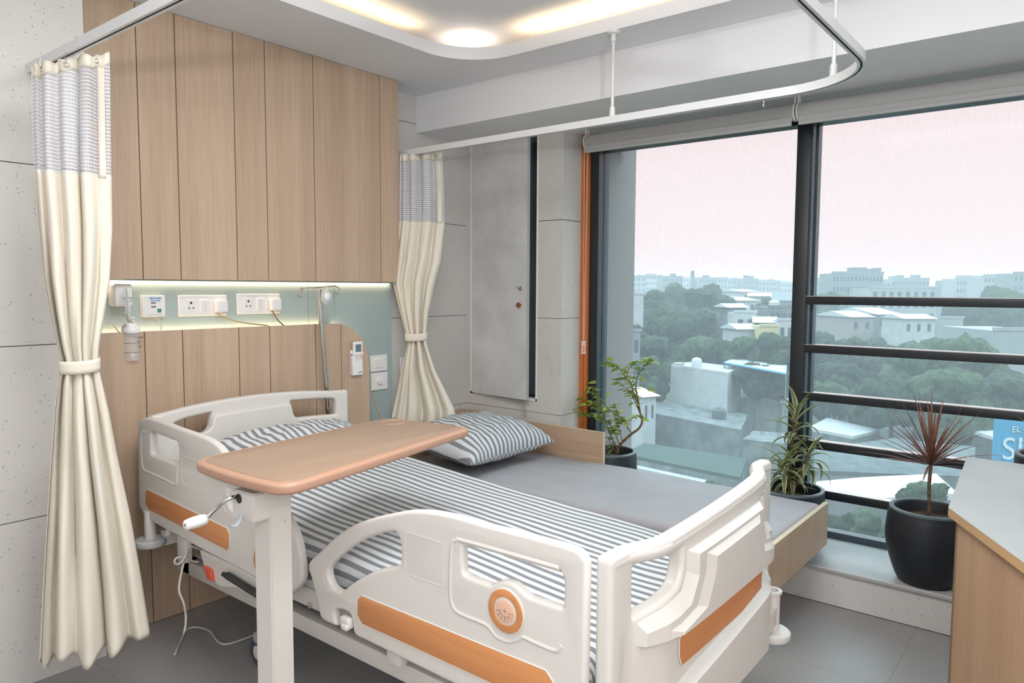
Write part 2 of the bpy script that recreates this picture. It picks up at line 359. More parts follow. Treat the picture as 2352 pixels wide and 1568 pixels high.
def plate(name, outline, holes, th, bev, m, parent, axis='x', pos=0, seg=3, cuts=None, bend=None):
    """flat moulded plate: outline and holes in the plane (u,v), thickness th centred on pos along axis, rounded edges"""
    cu = bpy.data.curves.new(name, 'CURVE'); cu.dimensions = '2D'; cu.fill_mode = 'BOTH'
    for pl in [outline]+list(holes):
        s = cu.splines.new('POLY'); s.points.add(len(pl)-1); s.use_cyclic_u = True
        for pt, c in zip(s.points, pl): pt.co = (c[0], c[1], 0, 1)
    cu.extrude = max(th/2-bev, .0002); cu.bevel_depth = bev; cu.bevel_resolution = seg; cu.offset = -bev
    t = bpy.data.objects.new('tmp', cu); me = bpy.data.meshes.new_from_object(t); bpy.data.objects.remove(t); bpy.data.curves.remove(cu)
    mp = {'x': lambda u, v, w_: (pos+w_, u, v), 'y': lambda u, v, w_: (u, pos+w_, v), 'z': lambda u, v, w_: (u, v, pos+w_)}[axis]
    for v in me.vertices: v.co = mp(*v.co)
    bm = B(); bm.from_mesh(me); bpy.data.meshes.remove(me)
    bmesh.ops.remove_doubles(bm, verts=bm.verts, dist=1e-5)
    if cuts:
        ax, vals = cuts
        for c in vals:
            nrm = Vector((ax == 'x', ax == 'y', ax == 'z')); bmesh.ops.bisect_plane(bm, geom=bm.verts[:]+bm.edges[:]+bm.faces[:], plane_co=nrm*c, plane_no=nrm)
    if bend:
        for v in bm.verts: v.co = bend(v.co)
    bmesh.ops.recalc_face_normals(bm, faces=bm.faces)
    me = bpy.data.meshes.new(name); bm.to_mesh(me); bm.free(); me.materials.clear()
    return link(name, me, m, parent, 40)
def text(name, s, size, loc, rot, m, parent, ext=.0004, align='CENTER', sx_=1):
    cu = bpy.data.curves.new(name, 'FONT'); cu.body = s; cu.size = size; cu.extrude = ext; cu.align_x = align; cu.align_y = 'CENTER'
    t = bpy.data.objects.new('tmp', cu); me = bpy.data.meshes.new_from_object(t); bpy.data.objects.remove(t)
    R_ = rot if isinstance(rot, Matrix) else __import__('mathutils').Euler(rot).to_matrix()
    for v in me.vertices: v.co = Vector(loc)+R_@Vector((v.co.x*sx_, v.co.y, v.co.z))
    me.materials.clear(); return link(name, me, m, parent)
FACE_Y = Matrix(((1, 0, 0), (0, 0, -1), (0, 1, 0)))          # writing on a face that looks to -y
def PX(ax, val, pts): return [on(ax, val, *p) for p in pts]
def uvset(me, uvs):
    ly = me.uv_layers.new(name='UVMap')
    for lp in me.loops: ly.data[lp.index].uv = uvs[lp.vertex_index]
def grid_obj(name, nu, nv, fn, m, parent=None, closed_u=False, smooth=60, thick=0):
    vs, uv, fs = [], [], []
    for i in range(nu):
        for j in range(nv):
            p, t = fn(i/(nu-1), j/(nv-1)); vs.append(p); uv.append(t)
    for i in range(nu-1):
        for j in range(nv-1): fs.append((i*nv+j, (i+1)*nv+j, (i+1)*nv+j+1, i*nv+j+1))
    me = bpy.data.meshes.new(name); me.from_pydata([tuple(v) for v in vs], [], fs); uvset(me, uv)
    o = link(name, me, m, parent, smooth)
    if thick:
        md = o.modifiers.new('t', 'SOLIDIFY'); md.thickness = thick
    return o
def fbm(x, y=0, z=0, s=1): return noise.noise(Vector((x*s, y*s, z*s)))

# ------------------------------------------------------------------ room shell
ZC, ZB = 2.689, 2.466            # ceiling, beam soffit
XW, YP, YB = 3.72, 3.214, 3.385  # side wall, face of wood panels, headboard wall
YL, YS = 3.07, 2.60              # pilaster face, end of side wall
XF, XG = 3.95, 4.04              # window frame face, glass
def slab(name, *a, m='stone', bev=0, parent=None):
    bm = B(); box(bm, *a, bev=bev); return obj(name, bm, M[m], parent)
struct(slab('floor', -2.0, 4.2, -2.6, 3.5, -.12, 0, m='floor'))
# cladding of tiles with fine dark joints in one mesh
def tiles(name, ax, face, into, u0, u1, z0, z1, ujs, zjs, holes=(), g=.0035, th=.012, back=None, parent=None):
    bm = B(); us = [u0]+sorted(ujs)+[u1]; zs = [z0]+sorted(zjs)+[z1]; s = 1 if into > face else -1
    def bb(u_a, u_b, z_a, z_b, d0, d1, mi, bv=0):
        lo, hi = sorted((d0, d1))
        if ax == 'y': box(bm, u_a, u_b, lo, hi, z_a, z_b, bev=bv, seg=1, mi=mi)
        else: box(bm, lo, hi, u_a, u_b, z_a, z_b, bev=bv, seg=1, mi=mi)
    bb(u0, u1, z0, z1, face+s*.004, into, 1) if not holes else None
    for a, b in zip(us, us[1:]):
        for c, d in zip(zs, zs[1:]):
            bb(a+(g/2 if a != u0 else 0), b-(g/2 if b != u1 else 0), c+(g/2 if c != z0 else 0), d-(g/2 if d != z1 else 0), face, face+s*th, 0)
    return obj(name, bm, [M['stone'], M['groove_d']], parent)
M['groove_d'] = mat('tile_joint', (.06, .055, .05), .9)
zj = [on('y', YL, 40, 374).z, on('y', YL, 50, 794).z, on('y', YL, 60, 1193).z]
struct(tiles('wall_left', 'y', YL, 3.5, -2.0, on('y', YL, 245, 1503).x, 0, ZC, [-.6, .3], zj))
struct(tiles('wall_back', 'y', YB, 3.5, 1.21, XW+.1, 0, ZC, [3.005], [.70, 1.31, 1.92, 2.52]))
# side wall with the shaft opening
y0h, y1h, z0h, z1h = 2.775, 3.345, .775, 2.463
for nm, args in (('wall_right', None),):
    bm = B()
    def seg(a, b, c, d): box(bm, XW, XW+.012, a, b, c, d, mi=0)
    zz = [0, .70, z0h]
    seg(YS, YB, 0, .699); seg(YS, YB, .702, z0h); seg(y1h, YB, z0h, ZB)
    for c, d in ((z0h, 1.308), (1.311, 1.918), (1.922, ZB)): seg(YS, y0h, c, d)
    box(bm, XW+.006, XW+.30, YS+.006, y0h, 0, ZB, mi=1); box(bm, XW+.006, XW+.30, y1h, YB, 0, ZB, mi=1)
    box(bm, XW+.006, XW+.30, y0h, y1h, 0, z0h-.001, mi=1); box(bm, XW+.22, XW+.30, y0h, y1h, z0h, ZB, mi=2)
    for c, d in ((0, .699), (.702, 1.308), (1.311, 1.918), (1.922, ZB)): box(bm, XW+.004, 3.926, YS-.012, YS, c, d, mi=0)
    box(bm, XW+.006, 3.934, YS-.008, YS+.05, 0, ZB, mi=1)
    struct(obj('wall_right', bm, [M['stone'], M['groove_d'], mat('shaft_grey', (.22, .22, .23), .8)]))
# shaft frame and ajar stone hatch
bm = B(); F = .028
box(bm, XW-.006, XW+.05, y1h-F, y1h, z0h, z1h); box(bm, XW-.006, XW+.05, y0h, y0h+.008, z0h, z1h)
box(bm, XW-.006, XW+.05, y0h, y1h, z0h-.002, z0h+.012)
dr = struct(obj('door_1', bm, M['whitepaint']), 'grey mottled stone shaft hatch standing slightly open in the corner wall', 'hatch')
hinge = Vector((XW-.008, y1h-F-.002)); ang = math.atan2(-.055, -.50)
def hatchpt(s, z, d=0):
    dx, dy = -.045/.505, -math.sqrt(1-(.045/.505)**2); return Vector((hinge.x+dx*s-d*abs(dy), hinge.y+dy*s+d*dx, z))
bm = B(); Lh = .505
ux = (hatchpt(1, 0)-hatchpt(0, 0)); uy = Vector((ux.y, -ux.x, 0))
cen = hatchpt(Lh/2, (.785+2.452)/2)
obox(bm, cen, ux, uy, (0, 0, 1), Lh, .022, 2.452-.785, .0012); hp = obj('stone_slab_door', bm, M['slab'], dr)
bm = B(); obox(bm, hatchpt(Lh+.001, (.785+2.452)/2), ux, uy, (0, 0, 1), .003, .0225, 2.452-.785); obj('slab_edge', bm, M['slabside'], dr)
k = hatchpt(.452, 1.391, .011)
bm = B(); lathe(bm, [(.006, 0), (.006, -.012), (.013, -.016), (.017, -.024), (.014, -.031), (.0, -.033)], k, 20, 'x'); obj('door_knob', bm, M['knob'], dr)
k = hatchpt(.452, 1.496, .011)
bm = B(); lathe(bm, [(.013, 0), (.013, -.006), (.009, -.008), (.009, -.012), (0, -.013)], k, 20, 'x'); tube(bm, [k+Vector((-.013, 0, 0)), k+Vector((-.02, .012, .004)), k+Vector((-.02, .022, .014))], .0022, 6)
obj('lock', bm, M['chrome'], dr)
# beam / soffit, ceiling with recess
XBM = 3.253
bm = B(); box(bm, XBM, 4.3, -2.6, YB, ZB, ZC+.2); struct(obj('trim_1', bm, M['whitepaint']), 'white boxed beam above the window', 'beam')
OX0, OX1, OY0, OY1, OR = -.3, 2.985, -.9, 2.716, .30
def rrect(x0, x1, y0, y1, r, n=14):
    out = []
    for cx, cy_, a0 in ((x1-r, y1-r, 0), (x0+r, y1-r, 90), (x0+r, y0+r, 180), (x1-r, y0+r, 270)):
        for k in range(n+1):
            a = math.radians(a0+90*k/n); out.append(Vector((cx+r*math.cos(a), cy_+r*math.sin(a))))
    return out
bm = B()
for zz_ in (ZC, ZC+.02):
    lo = [bm.verts.new((x, y, zz_)) for x, y in ((-2, -2.6), (XBM+.01, -2.6), (XBM+.01, 3.4), (-2, 3.4))]
    li = [bm.verts.new((p.x, p.y, zz_)) for p in rrect(OX0, OX1, OY0, OY1, OR)]
    es = [bm.edges.new((r_[i], r_[(i+1) % len(r_)])) for r_ in (lo, li) for i in range(len(r_))]
    bmesh.ops.triangle_fill(bm, edges=es, use_beauty=True)
cz = obj('ceiling', bm, M['ceil'])
struct(cz)
# upstand lip of the recess
bm = B(); pl = rrect(OX0, OX1, OY0, OY1, OR); n_ = len(pl); LIP = .062
inn = [bm.verts.new((p.x, p.y, ZC-.0004)) for p in pl]; int_ = [bm.verts.new((p.x, p.y, ZC+LIP)) for p in pl]
pl3 = rrect(OX0-.05, OX1+.05, OY0-.05, OY1+.05, OR+.05); pl2 = rrect(OX0-.012, OX1+.012, OY0-.012, OY1+.012, OR+.012); ou = [bm.verts.new((p.x, p.y, ZC+LIP)) for p in pl2]; ob_ = [bm.verts.new((p.x, p.y, ZC-.0004)) for p in pl3]
for i in range(n_):
    j = (i+1) % n_
    bm.faces.new((inn[i], inn[j], int_[j], int_[i])); bm.faces.new((int_[i], int_[j], ou[j], ou[i])); bm.faces.new((ou[i], ou[j], ob_[j], ob_[i])); bm.faces.new((ob_[i], ob_[j], inn[j], inn[i]))
struct(obj('trim_2', bm, M['ceil']), 'curved white lip round the ceiling recess', 'trim')
ZR = 2.82
bm = B(); box(bm, -2.2, 3.25, -2.8, 3.38, ZR, ZR+.06); box(bm, -2.2, -2.1, -2.8, 3.4, ZC, ZR); box(bm, -2.2, 3.25, -2.8, -2.7, ZC, ZR); box(bm, 1.0, 3.25, 3.0, 3.38, ZC+.021, ZR)
struct(obj('ceiling_recess', bm, M['ceil'])); bpy.data.objects['ceiling_recess'].name = 'ceiling.001'
plate('trim_3', rrect(.1, 2.62, -.5, 2.36, .34), [], .014, .004, M['ceil'], None, 'z', ZR-.005, 2); struct(bpy.data.objects['trim_3'], 'raised rounded panel in the ceiling recess', 'trim')
# walls behind the camera
struct(slab('wall_rear', -2.1, 4.2, -2.7, -2.6, 0, 2.95, m='whitepaint'))
struct(slab('wall_far_left', -2.1, -2.0, -2.6, 3.5, 0, 2.95, m='whitepaint'))
struct(slab('wall_window_side', XF, 4.3, -2.6, -1.4, 0, 2.47, m='whitepaint'))
# sill platform
bm = B(); box(bm, 3.58, 4.0, -2.6, YS, 0, .162, mi=0); box(bm, 3.565, 4.02, -2.6, YS, .162, .18, bev=.003, mi=1)
for yy in (1.20, .62, .02): pass
struct(obj('trim_4', bm, [M['stone'], M['sill']]), 'low grey window sill platform', 'sill')
bm = B(); box(bm, 3.5790, 3.5799, 1.268, 1.271, 0, .16); box(bm, 3.5785, 3.5798, -1.4, 2.6, 0, .003); struct(obj('trim_5', bm, M['groove_d']))

# ------------------------------------------------------------------ windows
ym0, ym1 = 1.192, 1.262
def winframe(name, ya, yb, label):
    bm = B(); zt = ZB; zb = .18
    return bm
# window 1 : fixed pane
bm = B()
box(bm, XF, XF+.06, 2.478, 2.535, .18, ZB); box(bm, XF+.06, XF+.13, 2.478, 2.535, .18, ZB); box(bm, XF, XF+.13, ym0, ym1, .18, ZB, bev=.002)
box(bm, XF+.06, XF+.13, ym1, 2.478, .18, .205); box(bm, XF+.03, XF+.13, ym1, 2.478, 2.36, ZB)
w1 = struct(obj('window_1', bm, M['frame']), 'tall fixed pane beside the orange post', 'window')
bm = B(); box(bm, XF+.004, XF+.058, 2.475, 2.4785, .18, 2.36); box(bm, XF+.064, XF+.125, 2.474, 2.4785, .18, 2.36); obj('frame_return', bm, M['frame_lit'], w1)
bm = B(); box(bm, XG, XG+.006, ym1, 2.476, .19, 2.40); obj('glass_pane', bm, M['glass'], w1)
bm = B(); box(bm, XF-.022, XF+.06, 2.536, 2.560, .18, ZB, bev=.004); box(bm, XF-.026, XF+.06, 2.560, YS-.013, .18, ZB)
struct(obj('trim_6', bm, M['orange']), 'orange painted post at the window edge', 'post')
# window 2 with safety rails
bm = B()
box(bm, XF+.07, XF+.13, -1.4, ym0, .18, .215); box(bm, XF+.03, XF+.13, -1.4, ym0, 2.36, ZB); box(bm, XF, XF+.13, -1.42, -1.36, .18, ZB)
w2 = struct(obj('window_2', bm, M['frame_lit']), 'wide pane crossed by black safety rails', 'window')
bm = B(); box(bm, XF+.012, XF+.066, ym0-.010, ym0+.001, .18, 2.40); box(bm, XF+.070, XF+.125, ym0-.020, ym0+.001, .18, 2.40); obj('frame_return', bm, M['frame_lit'], w2)
bm = B(); box(bm, XG+.02, XG+.026, -1.4, ym0, .19, 2.40); obj('glass_pane', bm, M['glass'], w2)
for zt in (1.464, 1.210, .957, .703, .446):
    bm = B(); box(bm, XF+.002, XF+.058, -1.38, ym0+.002, zt-.043, zt-.002, bev=.002); r_ = obj('safety_rail', bm, M['frame'], w2)
    bm = B(); box(bm, XF+.004, XF+.056, -1.38, ym0, zt-.0025, zt+.001); obj('rail_top_glint', bm, M['chrome'], r_)  # bright strip imitates the sky-lit top edge of the black rail
# building fin outside
bm = B(); pr = on('y', 2.50, 1459, 500); box(bm, 4.10, pr.x, 2.50, 2.95, -4, 6); tag(obj('facade_column', bm, mat('fin_render', (.29, .245, .24), .8)), 'mauve-grey rendered column just outside the fixed pane', 'column')
bm = B(); tube(bm, cr(PX('y', 2.494, [(1420, 330), (1424, 350), (1430, 362), (1429, 368), (1421, 373)]), 6, False), .0012, 5); tube(bm, cr(PX('y', 2.494, [(1414, 330), (1421, 348), (1424, 360), (1418, 371)]), 6, False), .0012, 5)
tag(obj('loose_wire', bm, M['groove']), 'thin loose wire hanging against the column outside', 'wire')

# ------------------------------------------------------------------ headboard wall cladding
def groove_panel(name, x0, x1, z0, z1, grooves, label, cat, outline=None):
    t = thing(name, ((x0+x1)/2, YP, z0), label, cat)
    bm = B(); xs = [x0]+grooves+[x1]
    if outline is None:
        for a, b in zip(xs, xs[1:]): box(bm, a+(.0025 if a != x0 else 0), b-(.0025 if b != x1 else 0), YP, YP+.010, z0, z1)
        obj('planks', bm, M['oak'], t)
        bm = B(); box(bm, x0+.002, x1-.002, YP+.0045, YP+.018, z0+.001, z1-.001); obj('groove_backing', bm, M['groove'], t)
    return t
gx = [on('y', YP, px, 400).x for px in (321.5, 409.5, 541, 612.5, 722)] + [on('y', YP, 873.3, 400).x]
XU0, XU1, ZU0 = 1.235, on('y', YP, 915.8, 420).x, 1.529
up = groove_panel('upper_wood_panel', XU0, XU1, ZU0, ZC-.002, gx, 'upper oak wall panel of wide grooved planks above the lit slot', 'wall panel')
bm = B(); box(bm, XU0, XU1, YP+.018, YP+.05, ZU0, ZC-.002); box(bm, XU1-.012, XU1, YP+.01, YB-.001, ZU0, ZC-.002); box(bm, XU0, XU1, YP+.05, YP+.07, ZU0, ZC-.002); obj('panel_side', bm, M['oak'], up)
# backing
bm = B(); YG = 3.345; gxe = on('y', YG, 899.5, 750).x
x_a, x_b = on('y', YG, 708, 700).x, on('y', YG, 768, 700).x
for a, b in ((1.225, x_a-.001), (x_a+.001, x_b-.001), (x_b+.001, gxe)): box(bm, a, b, YG, YG+.035, 0, 1.60)
gp = tag(obj('sage_backing_panel', bm, M['greenpanel']), 'sage green laminate backing board between the wood panels', 'wall panel')
# lower panel with the round shoulder
ZL = 1.302; XL0, XL1 = 1.235, 2.710
lp = thing('lower_wood_panel', (1.97, YP, 0), 'lower oak wall panel with a rounded shoulder behind the bed', 'wall panel')
rad = .245; arc = [(XL1-rad+rad*math.cos(a), ZL-rad+rad*math.sin(a)) for a in [PI/2*(1-i/16) for i in range(17)]]
def ztop(x): return ZL if x < XL1-rad else ZL-rad+math.sqrt(max(0, rad*rad-(x-(XL1-rad))**2))
xs = [XL0]+gx[:5]+[XL1-.192, XL1]; bm = B()
gl = [on('y', YP, px, 900).x for px in (336, 423, 551.5, 622, 727)]+[on('y', YP, 783.5, 800).x]
xs = [XL0]+gl+[XL1]
def extr(bm, poly, y0, y1, mi=0):
    a = [bm.verts.new((x, y0, z)) for x, z in poly]; b = [bm.verts.new((x, y1, z)) for x, z in poly]
    bm.faces.new(a).material_index = mi; bm.faces.new(b[::-1]).material_index = mi
    for i in range(len(poly)):
        j = (i+1) % len(poly); bm.faces.new((a[j], a[i], b[i], b[j])).material_index = mi
for a, b in zip(xs, xs[1:]):
    a2 = a+(.0025 if a != XL0 else 0); b2 = b-(.0025 if b != XL1 else 0)
    poly = [(a2, .002), (b2, .002)]+[(b2-(b2-a2)*i/14, ztop(b2-(b2-a2)*i/14)) for i in range(15)]
    extr(bm, poly, YP, YP+.010)
bmesh.ops.recalc_face_normals(bm, faces=bm.faces); obj('planks', bm, M['oak'], lp, 20)
bm = B(); poly = [(XL0, .002), (XL1-.001, .002)]+[(XL1-.001-(XL1-XL0)*i/80, ztop(XL1-.001-(XL1-XL0)*i/80)-.001) for i in range(81)]
extr(bm, poly, YP+.0045, YP+.03); bmesh.ops.recalc_face_normals(bm, faces=bm.faces); obj('groove_backing', bm, M['groove'], lp, 20)
bm = B(); box(bm, XL0, 2.3, YP+.03, YG-.001, 0, 1.15); obj('carcass', bm, M['gap'], lp)

# ------------------------------------------------------------------ wall devices
def vplate(name, ax, x0, x1, z0, z1, y, th, r, m, parent, bev=.003):
    return plate(name, fil([(x0, z0), (x1, z0), (x1, z1), (x0, z1)], r), [], th, min(bev, th*.45), m, parent, 'y', y-th/2)
def socketplate(a, b, label):
    P0, P1 = on('y', YG, *a), on('y', YG, *b); x0, x1, z1, z0 = P0.x, P1.x, P0.z, P1.z; W_ = x1-x0; H = z1-z0; zc = (z0+z1)/2
    t = thing('socket_plate', ((x0+x1)/2, YG, z0), label, 'socket', 'double socket plates in the lit slot')
    vplate('faceplate', 'y', x0, x1, z0, z1, YG, .012, .006, M['white'], t, .004)
    for u0, u1, nm in ((.14, .345, 'socket_outlet'), (.42, .62, 'switch_frame')):
        vplate(nm, 'y', x0+W_*u0, x0+W_*u1, zc-.031, zc+.031, YG-.0115, .002, .003, M['white'], t, .0008)
    bm = B(); cx = x0+W_*.243
    for dx, dz, r in ((0, .014, .0055), (-.0105, -.010, .0036), (.0105, -.010, .0036)): lathe(bm, [(r, 0), (r, -.0012)], (cx+dx, YG-.0133, zc+dz), 12, 'y')
    obj('pin_hole', bm, M['dark'], t)
    for i in (0, 1): vplate('rocker_switch', 'y', x0+W_*(.43+.095*i), x0+W_*(.52+.095*i), zc-.027, zc+.027, YG-.013, .005, .002, M['white'], t, .0015)
    cx = x0+W_*.825
    vplate('plug', 'y', cx-.028, cx+.028, zc-.034, zc+.026, YG-.013, .036, .010, M['white'], t, .006)
    return cx, zc
c1 = socketplate((407, 678), (519, 724), 'wide white socket plate nearest the call box, pale twisted cord plugged in')
c2 = socketplate((542, 675), (641, 719), 'wide white socket plate nearest the drip stand, brown cord plugged in')
def cable(name, pts, r, m, label, cat='cable', n=8):
    bm = B(); tube(bm, cr(pts, 8, False), r, n); return tag(obj(name, bm, m), label, cat)
cable('power_cord', PX('y', YG-.035, [(499, 717), (505, 724), (520, 731), (545, 738), (575, 743), (610, 747), (625, 752)]), .0033, M['cordtan'], 'pale twisted power cord sagging from the left socket plate into the slot')
cable('power_cord', PX('y', YG-.035, [(625, 713), (630, 722), (638, 735), (648, 744), (655, 750)]), .0036, M['cordbrown'], 'short brown power cord dropping from the right socket plate')
cable('power_cord', PX('y', YP-.012, [(850, 895), (856, 908), (864, 930), (872, 952), (880, 975)]), .0035, M['cordtan'], 'twisted beige cord hanging below the round dimmer plate')
# call box
t = thing('nurse_call_box', on('y', YG, 353, 727), 'square white nurse call box with blue labels and a green button', 'call box')
P0, P1 = on('y', YG-.035, 328, 678), on('y', YG-.035, 381, 727)
x0, x1, z1, z0 = P0.x, P1.x, P0.z, P1.z
vplate('casing', 'y', x0, x1, z0, z1, YG, .034, .007, M['white'], t, .004)
vplate('faceplate', 'y', x0+.02, x1-.012, z0+.012, z1-.012, YG-.033, .003, .004, M['white'], t, .001)
def pr_(x, z, w_, h, m, nm='label_strip'):
    bm = B(); box(bm, x0+x, x0+x+w_, YG-.0368, YG-.0358, z0+z, z0+z+h); return obj(nm, bm, m, t)
s1 = pr_(.028, .081, .052, .006, M['blue']); s2 = pr_(.034, .071, .042, .0045, M['blue'])
pr_(.034, .059, .022, .008, M['labgrey']); pr_(.034, .042, .022, .008, M['labgrey']); pr_(.062, .020, .018, .017, M['green'], 'green_button')
text('lettering', 'NURSE CALL', .0042, (x0+.055, YG-.0372, z0+.0733), FACE_Y, M['white'], t); text('lettering', 'CALL SYSTEMS', .0046, (x0+.054, YG-.0372, z0+.084), FACE_Y, M['white'], t)
text('lettering', '0 CALL', .005, (x0+.045, YG-.0372, z0+.063), FACE_Y, M['ink'], t); text('lettering', '0 RESET', .005, (x0+.045, YG-.0372, z0+.046), FACE_Y, M['ink'], t)
cable('call_box_cord', PX('y', YG-.02, [(354, 728), (362, 731), (368, 740), (370, 750), (369, 760)]), .003, M['cord'], 'short grey cord running from the nurse call box into the slot')
# switches on the green panel
def switchplate(a, b, label, dim):
    P0, P1 = on('y', YG, *a), on('y', YG, *b); x0, x1, z1, z0 = P0.x, P1.x, P0.z, P1.z; zc = (z0+z1)/2; cx = (x0+x1)/2
    t = thing('switch_plate', (cx, YG, z0), label, 'light switch')
    vplate('faceplate', 'y', x0, x1, z0, z1, YG, .011, .005, M['white'], t, .003)
    vplate('switch_frame', 'y', x0+.024, x1-.022, zc-.028, zc+.028, YG-.0105, .002, .003, M['white'], t, .0008)
    if dim:
        bm = B(); lathe(bm, [(.018, 0), (.018, -.010), (.016, -.013), (0, -.0135)], (cx-.006, YG-.012, zc), 24, 'y'); obj('dimmer_knob', bm, M['white'], t)
        vplate('rocker_switch', 'y', cx+.016, cx+.036, zc-.024, zc+.024, YG-.012, .004, .002, M['white'], t, .001)
    else:
        vplate('rocker_switch', 'y', cx-.036, cx+.003, zc-.025, zc+.025, YG-.012, .005, .002, M['white'], t, .001)
        vplate('rocker_switch', 'y', cx+.006, cx+.027, zc-.025, zc+.025, YG-.012, .004, .002, M['white'], t, .001)
switchplate((849, 817), (887, 850), 'white plate with two rocker switches, the upper on the green board', False)
switchplate((850, 857), (888, 892), 'white plate with a round dimmer knob, the lower on the green board', True)
P = on('y', YB, 920, 820); 
t = vplate('switch_plate', 'y', P.x-.012, P.x+.06, P.z-.11, P.z, YB, .010, .004, M['white'], None, .003); tag(t, 'white switch plate on the stone wall half hidden behind the small curtain', 'light switch')
# remote in holder
t = thing('remote_control', (2.607, YP, 1.01), 'white air conditioner remote in a wall holder by the panel shoulder', 'remote control')
vplate('wall_holder', 'y', 2.571, 2.642, 1.012, 1.150, YP, .012, .006, M['white'], t, .003)
bm = B(); box(bm, 2.571, 2.579, YP-.026, YP-.006, 1.01, 1.13, bev=.002); box(bm, 2.571, 2.646, YP-.030, YP-.008, 1.122, 1.134, bev=.002); obj('holder_clip', bm, M['white'], t)
vplate('handset', 'y', 2.580, 2.643, 1.010, 1.197, YP-.010, .016, .006, M['white'], t, .004)
vplate('screen', 'y', 2.593, 2.631, 1.140, 1.182, YP-.0255, .002, .002, M['lcd'], t, .0005)
bm = B(); box(bm, 2.627, 2.636, YP-.0285, YP-.026, 1.101, 1.120, bev=.001); obj('orange_button', bm, M['orangebtn'], t)
bm = B()
for i in range(2):
    for j in range(3): box(bm, 2.592+i*.017, 2.598+i*.017, YP-.027, YP-.026, 1.100+j*.008, 1.1035+j*.008)
obj('keys', bm, M['labgrey'], t)
bm = B(); box(bm, 2.590, 2.638, YP-.0265, YP-.0259, 1.0935, 1.0945); obj('cover_seam', bm, M['labgrey'], t)
text('lettering', 'A-ONE', .009, (2.620, YP-.0268, 1.026), FACE_Y, M['ink'], t)

# oxygen outlet + humidifier
YO = YG
t = thing('oxygen_outlet', on('y', YO, 285, 703), 'boxy white medical gas outlet under the lit edge by the curtain', 'gas outlet')
P0, P1 = on('y', YG-.07, 262, 652), on('y', YG-.07, 305, 703)
bm = B(); box(bm, P0.x, P1.x, YG-.075, YG, P1.z, P0.z, bev=.010, seg=4)
bmesh.ops.recalc_face_normals(bm, faces=bm.faces); obj('casing', bm, M['white'], t)
text('lettering', 'OXYGEN', .010, (P1.x-.022, YG-.0765, P1.z+.035), FACE_Y, M['ink'], t)
text('lettering', 'O2 OUT', .008, (P1.x-.02, YG-.0765, P1.z+.022), FACE_Y, M['ink'], t)
YF = YG-.125; fx = on('y', YF, 291, 700).x
fm = thing('oxygen_flowmeter', on('y', YF, 298, 752), 'clear oxygen flowmeter with a humidifier bottle in front of the gas outlet', 'flowmeter')
a, b = on('y', YF, 290, 660), on('y', YF, 296, 738)
bm = B(); tube(bm, [a, b], .0115, 16); obj('flow_tube', bm, M['clear'], fm)
bm = B(); tube(bm, [a+Vector((0, 0, -.004)), b], .004, 10)
for i in range(9):
    q = a.lerp(b, .1+i*.085); box(bm, q.x-.006, q.x+.006, YF-.0125, YF-.0115, q.z-.0005, q.z+.0005)
obj('flow_scale', bm, mat('scale_grey', (.42, .43, .43), .5), fm)
q = on('y', YF, 297, 733)
bm = B(); lathe(bm, [(.012, -.012), (.012, -.030), (.010, -.034), (0, -.034)], (q.x+.003, YF, q.z), 8, 'y'); obj('control_knob', bm, M['white'], fm)
text('lettering', 'O2', .012, (q.x+.003, YF-.0346, q.z), FACE_Y, M['ink'], fm)
bm = B(); lathe(bm, [(.006, 0), (.010, .001), (.010, .016), (.006, .018), (.006, .03), (.009, .032), (.009, .055), (0, .056)], on('y', YF, 297, 752), 14); tube(bm, [q+Vector((0, .012, .012)), q+Vector((0, .05, .02))], .007, 10)
obj('brass_body', bm, M['chrome'], fm)
ct = on('y', YF, 300, 747); cb = on('y', YF, 304, 827); rr_ = .036
bm = B(); lathe(bm, [(0, .012), (.022, .012), (.026, .009), (.027, -.004), (rr_*.92, -.008), (rr_, -.013), (rr_, -.030), (rr_*.97, -.032), (0, -.032)], (ct.x, YF, ct.z), 32); obj('bottle_cap', bm, M['white'], fm)
bm = B(); lathe(bm, [(0, cb.z), (rr_*.84, cb.z), (rr_*.88, cb.z+.006), (rr_*.95, ct.z-.032)], (ct.x, YF, 0), 32); bt = obj('humidifier_bottle', bm, M['clear'], fm)
bm = B(); tube(bm, [(ct.x, YF, ct.z-.03), (ct.x, YF, cb.z+.03)], .005, 10); lathe(bm, [(.004, .03), (.013, .028), (.013, .022), (.010, .016), (0, .016)], (ct.x, YF, cb.z), 16); obj('dip_tube', bm, M['white'], fm)
for dz in (.075, .035):
    bm = B(); tube(bm, [(ct.x+rr_*.945*math.cos(a_), YF+rr_*.945*math.sin(a_), cb.z+dz) for a_ in [PI*1.05+PI*.9*i/12 for i in range(13)]], .0006, 4); obj('level_mark', bm, M['ink'], fm)
text('lettering', 'MAX', .007, (ct.x+.018, YF-rr_*.85, cb.z+.082), FACE_Y, M['ink'], fm); text('lettering', 'WATER', .011, (ct.x+.018, YF-rr_*.85, cb.z+.098), FACE_Y, M['ink'], fm)
text('lettering', '6 psi\nmax', .008, (ct.x+.022, YF-rr_*.80, cb.z+.060), FACE_Y, M['ink'], fm)
bm = B(); tube(bm, [(ct.x-.022, YF-.01, ct.z), (ct.x-.036, YF-.018, ct.z-.002), (ct.x-.043, YF-.02, ct.z-.003)], lambda s: .006-.003*s, 10); obj('hose_barb', bm, M['chrome'], fm)
cable('device_cord', PX('y', YG-.03, [(243, 745), (249, 740), (260, 747), (268, 757), (275, 765)]), .0032, M['cord'], 'grey cord curling out behind the curtain left of the humidifier')

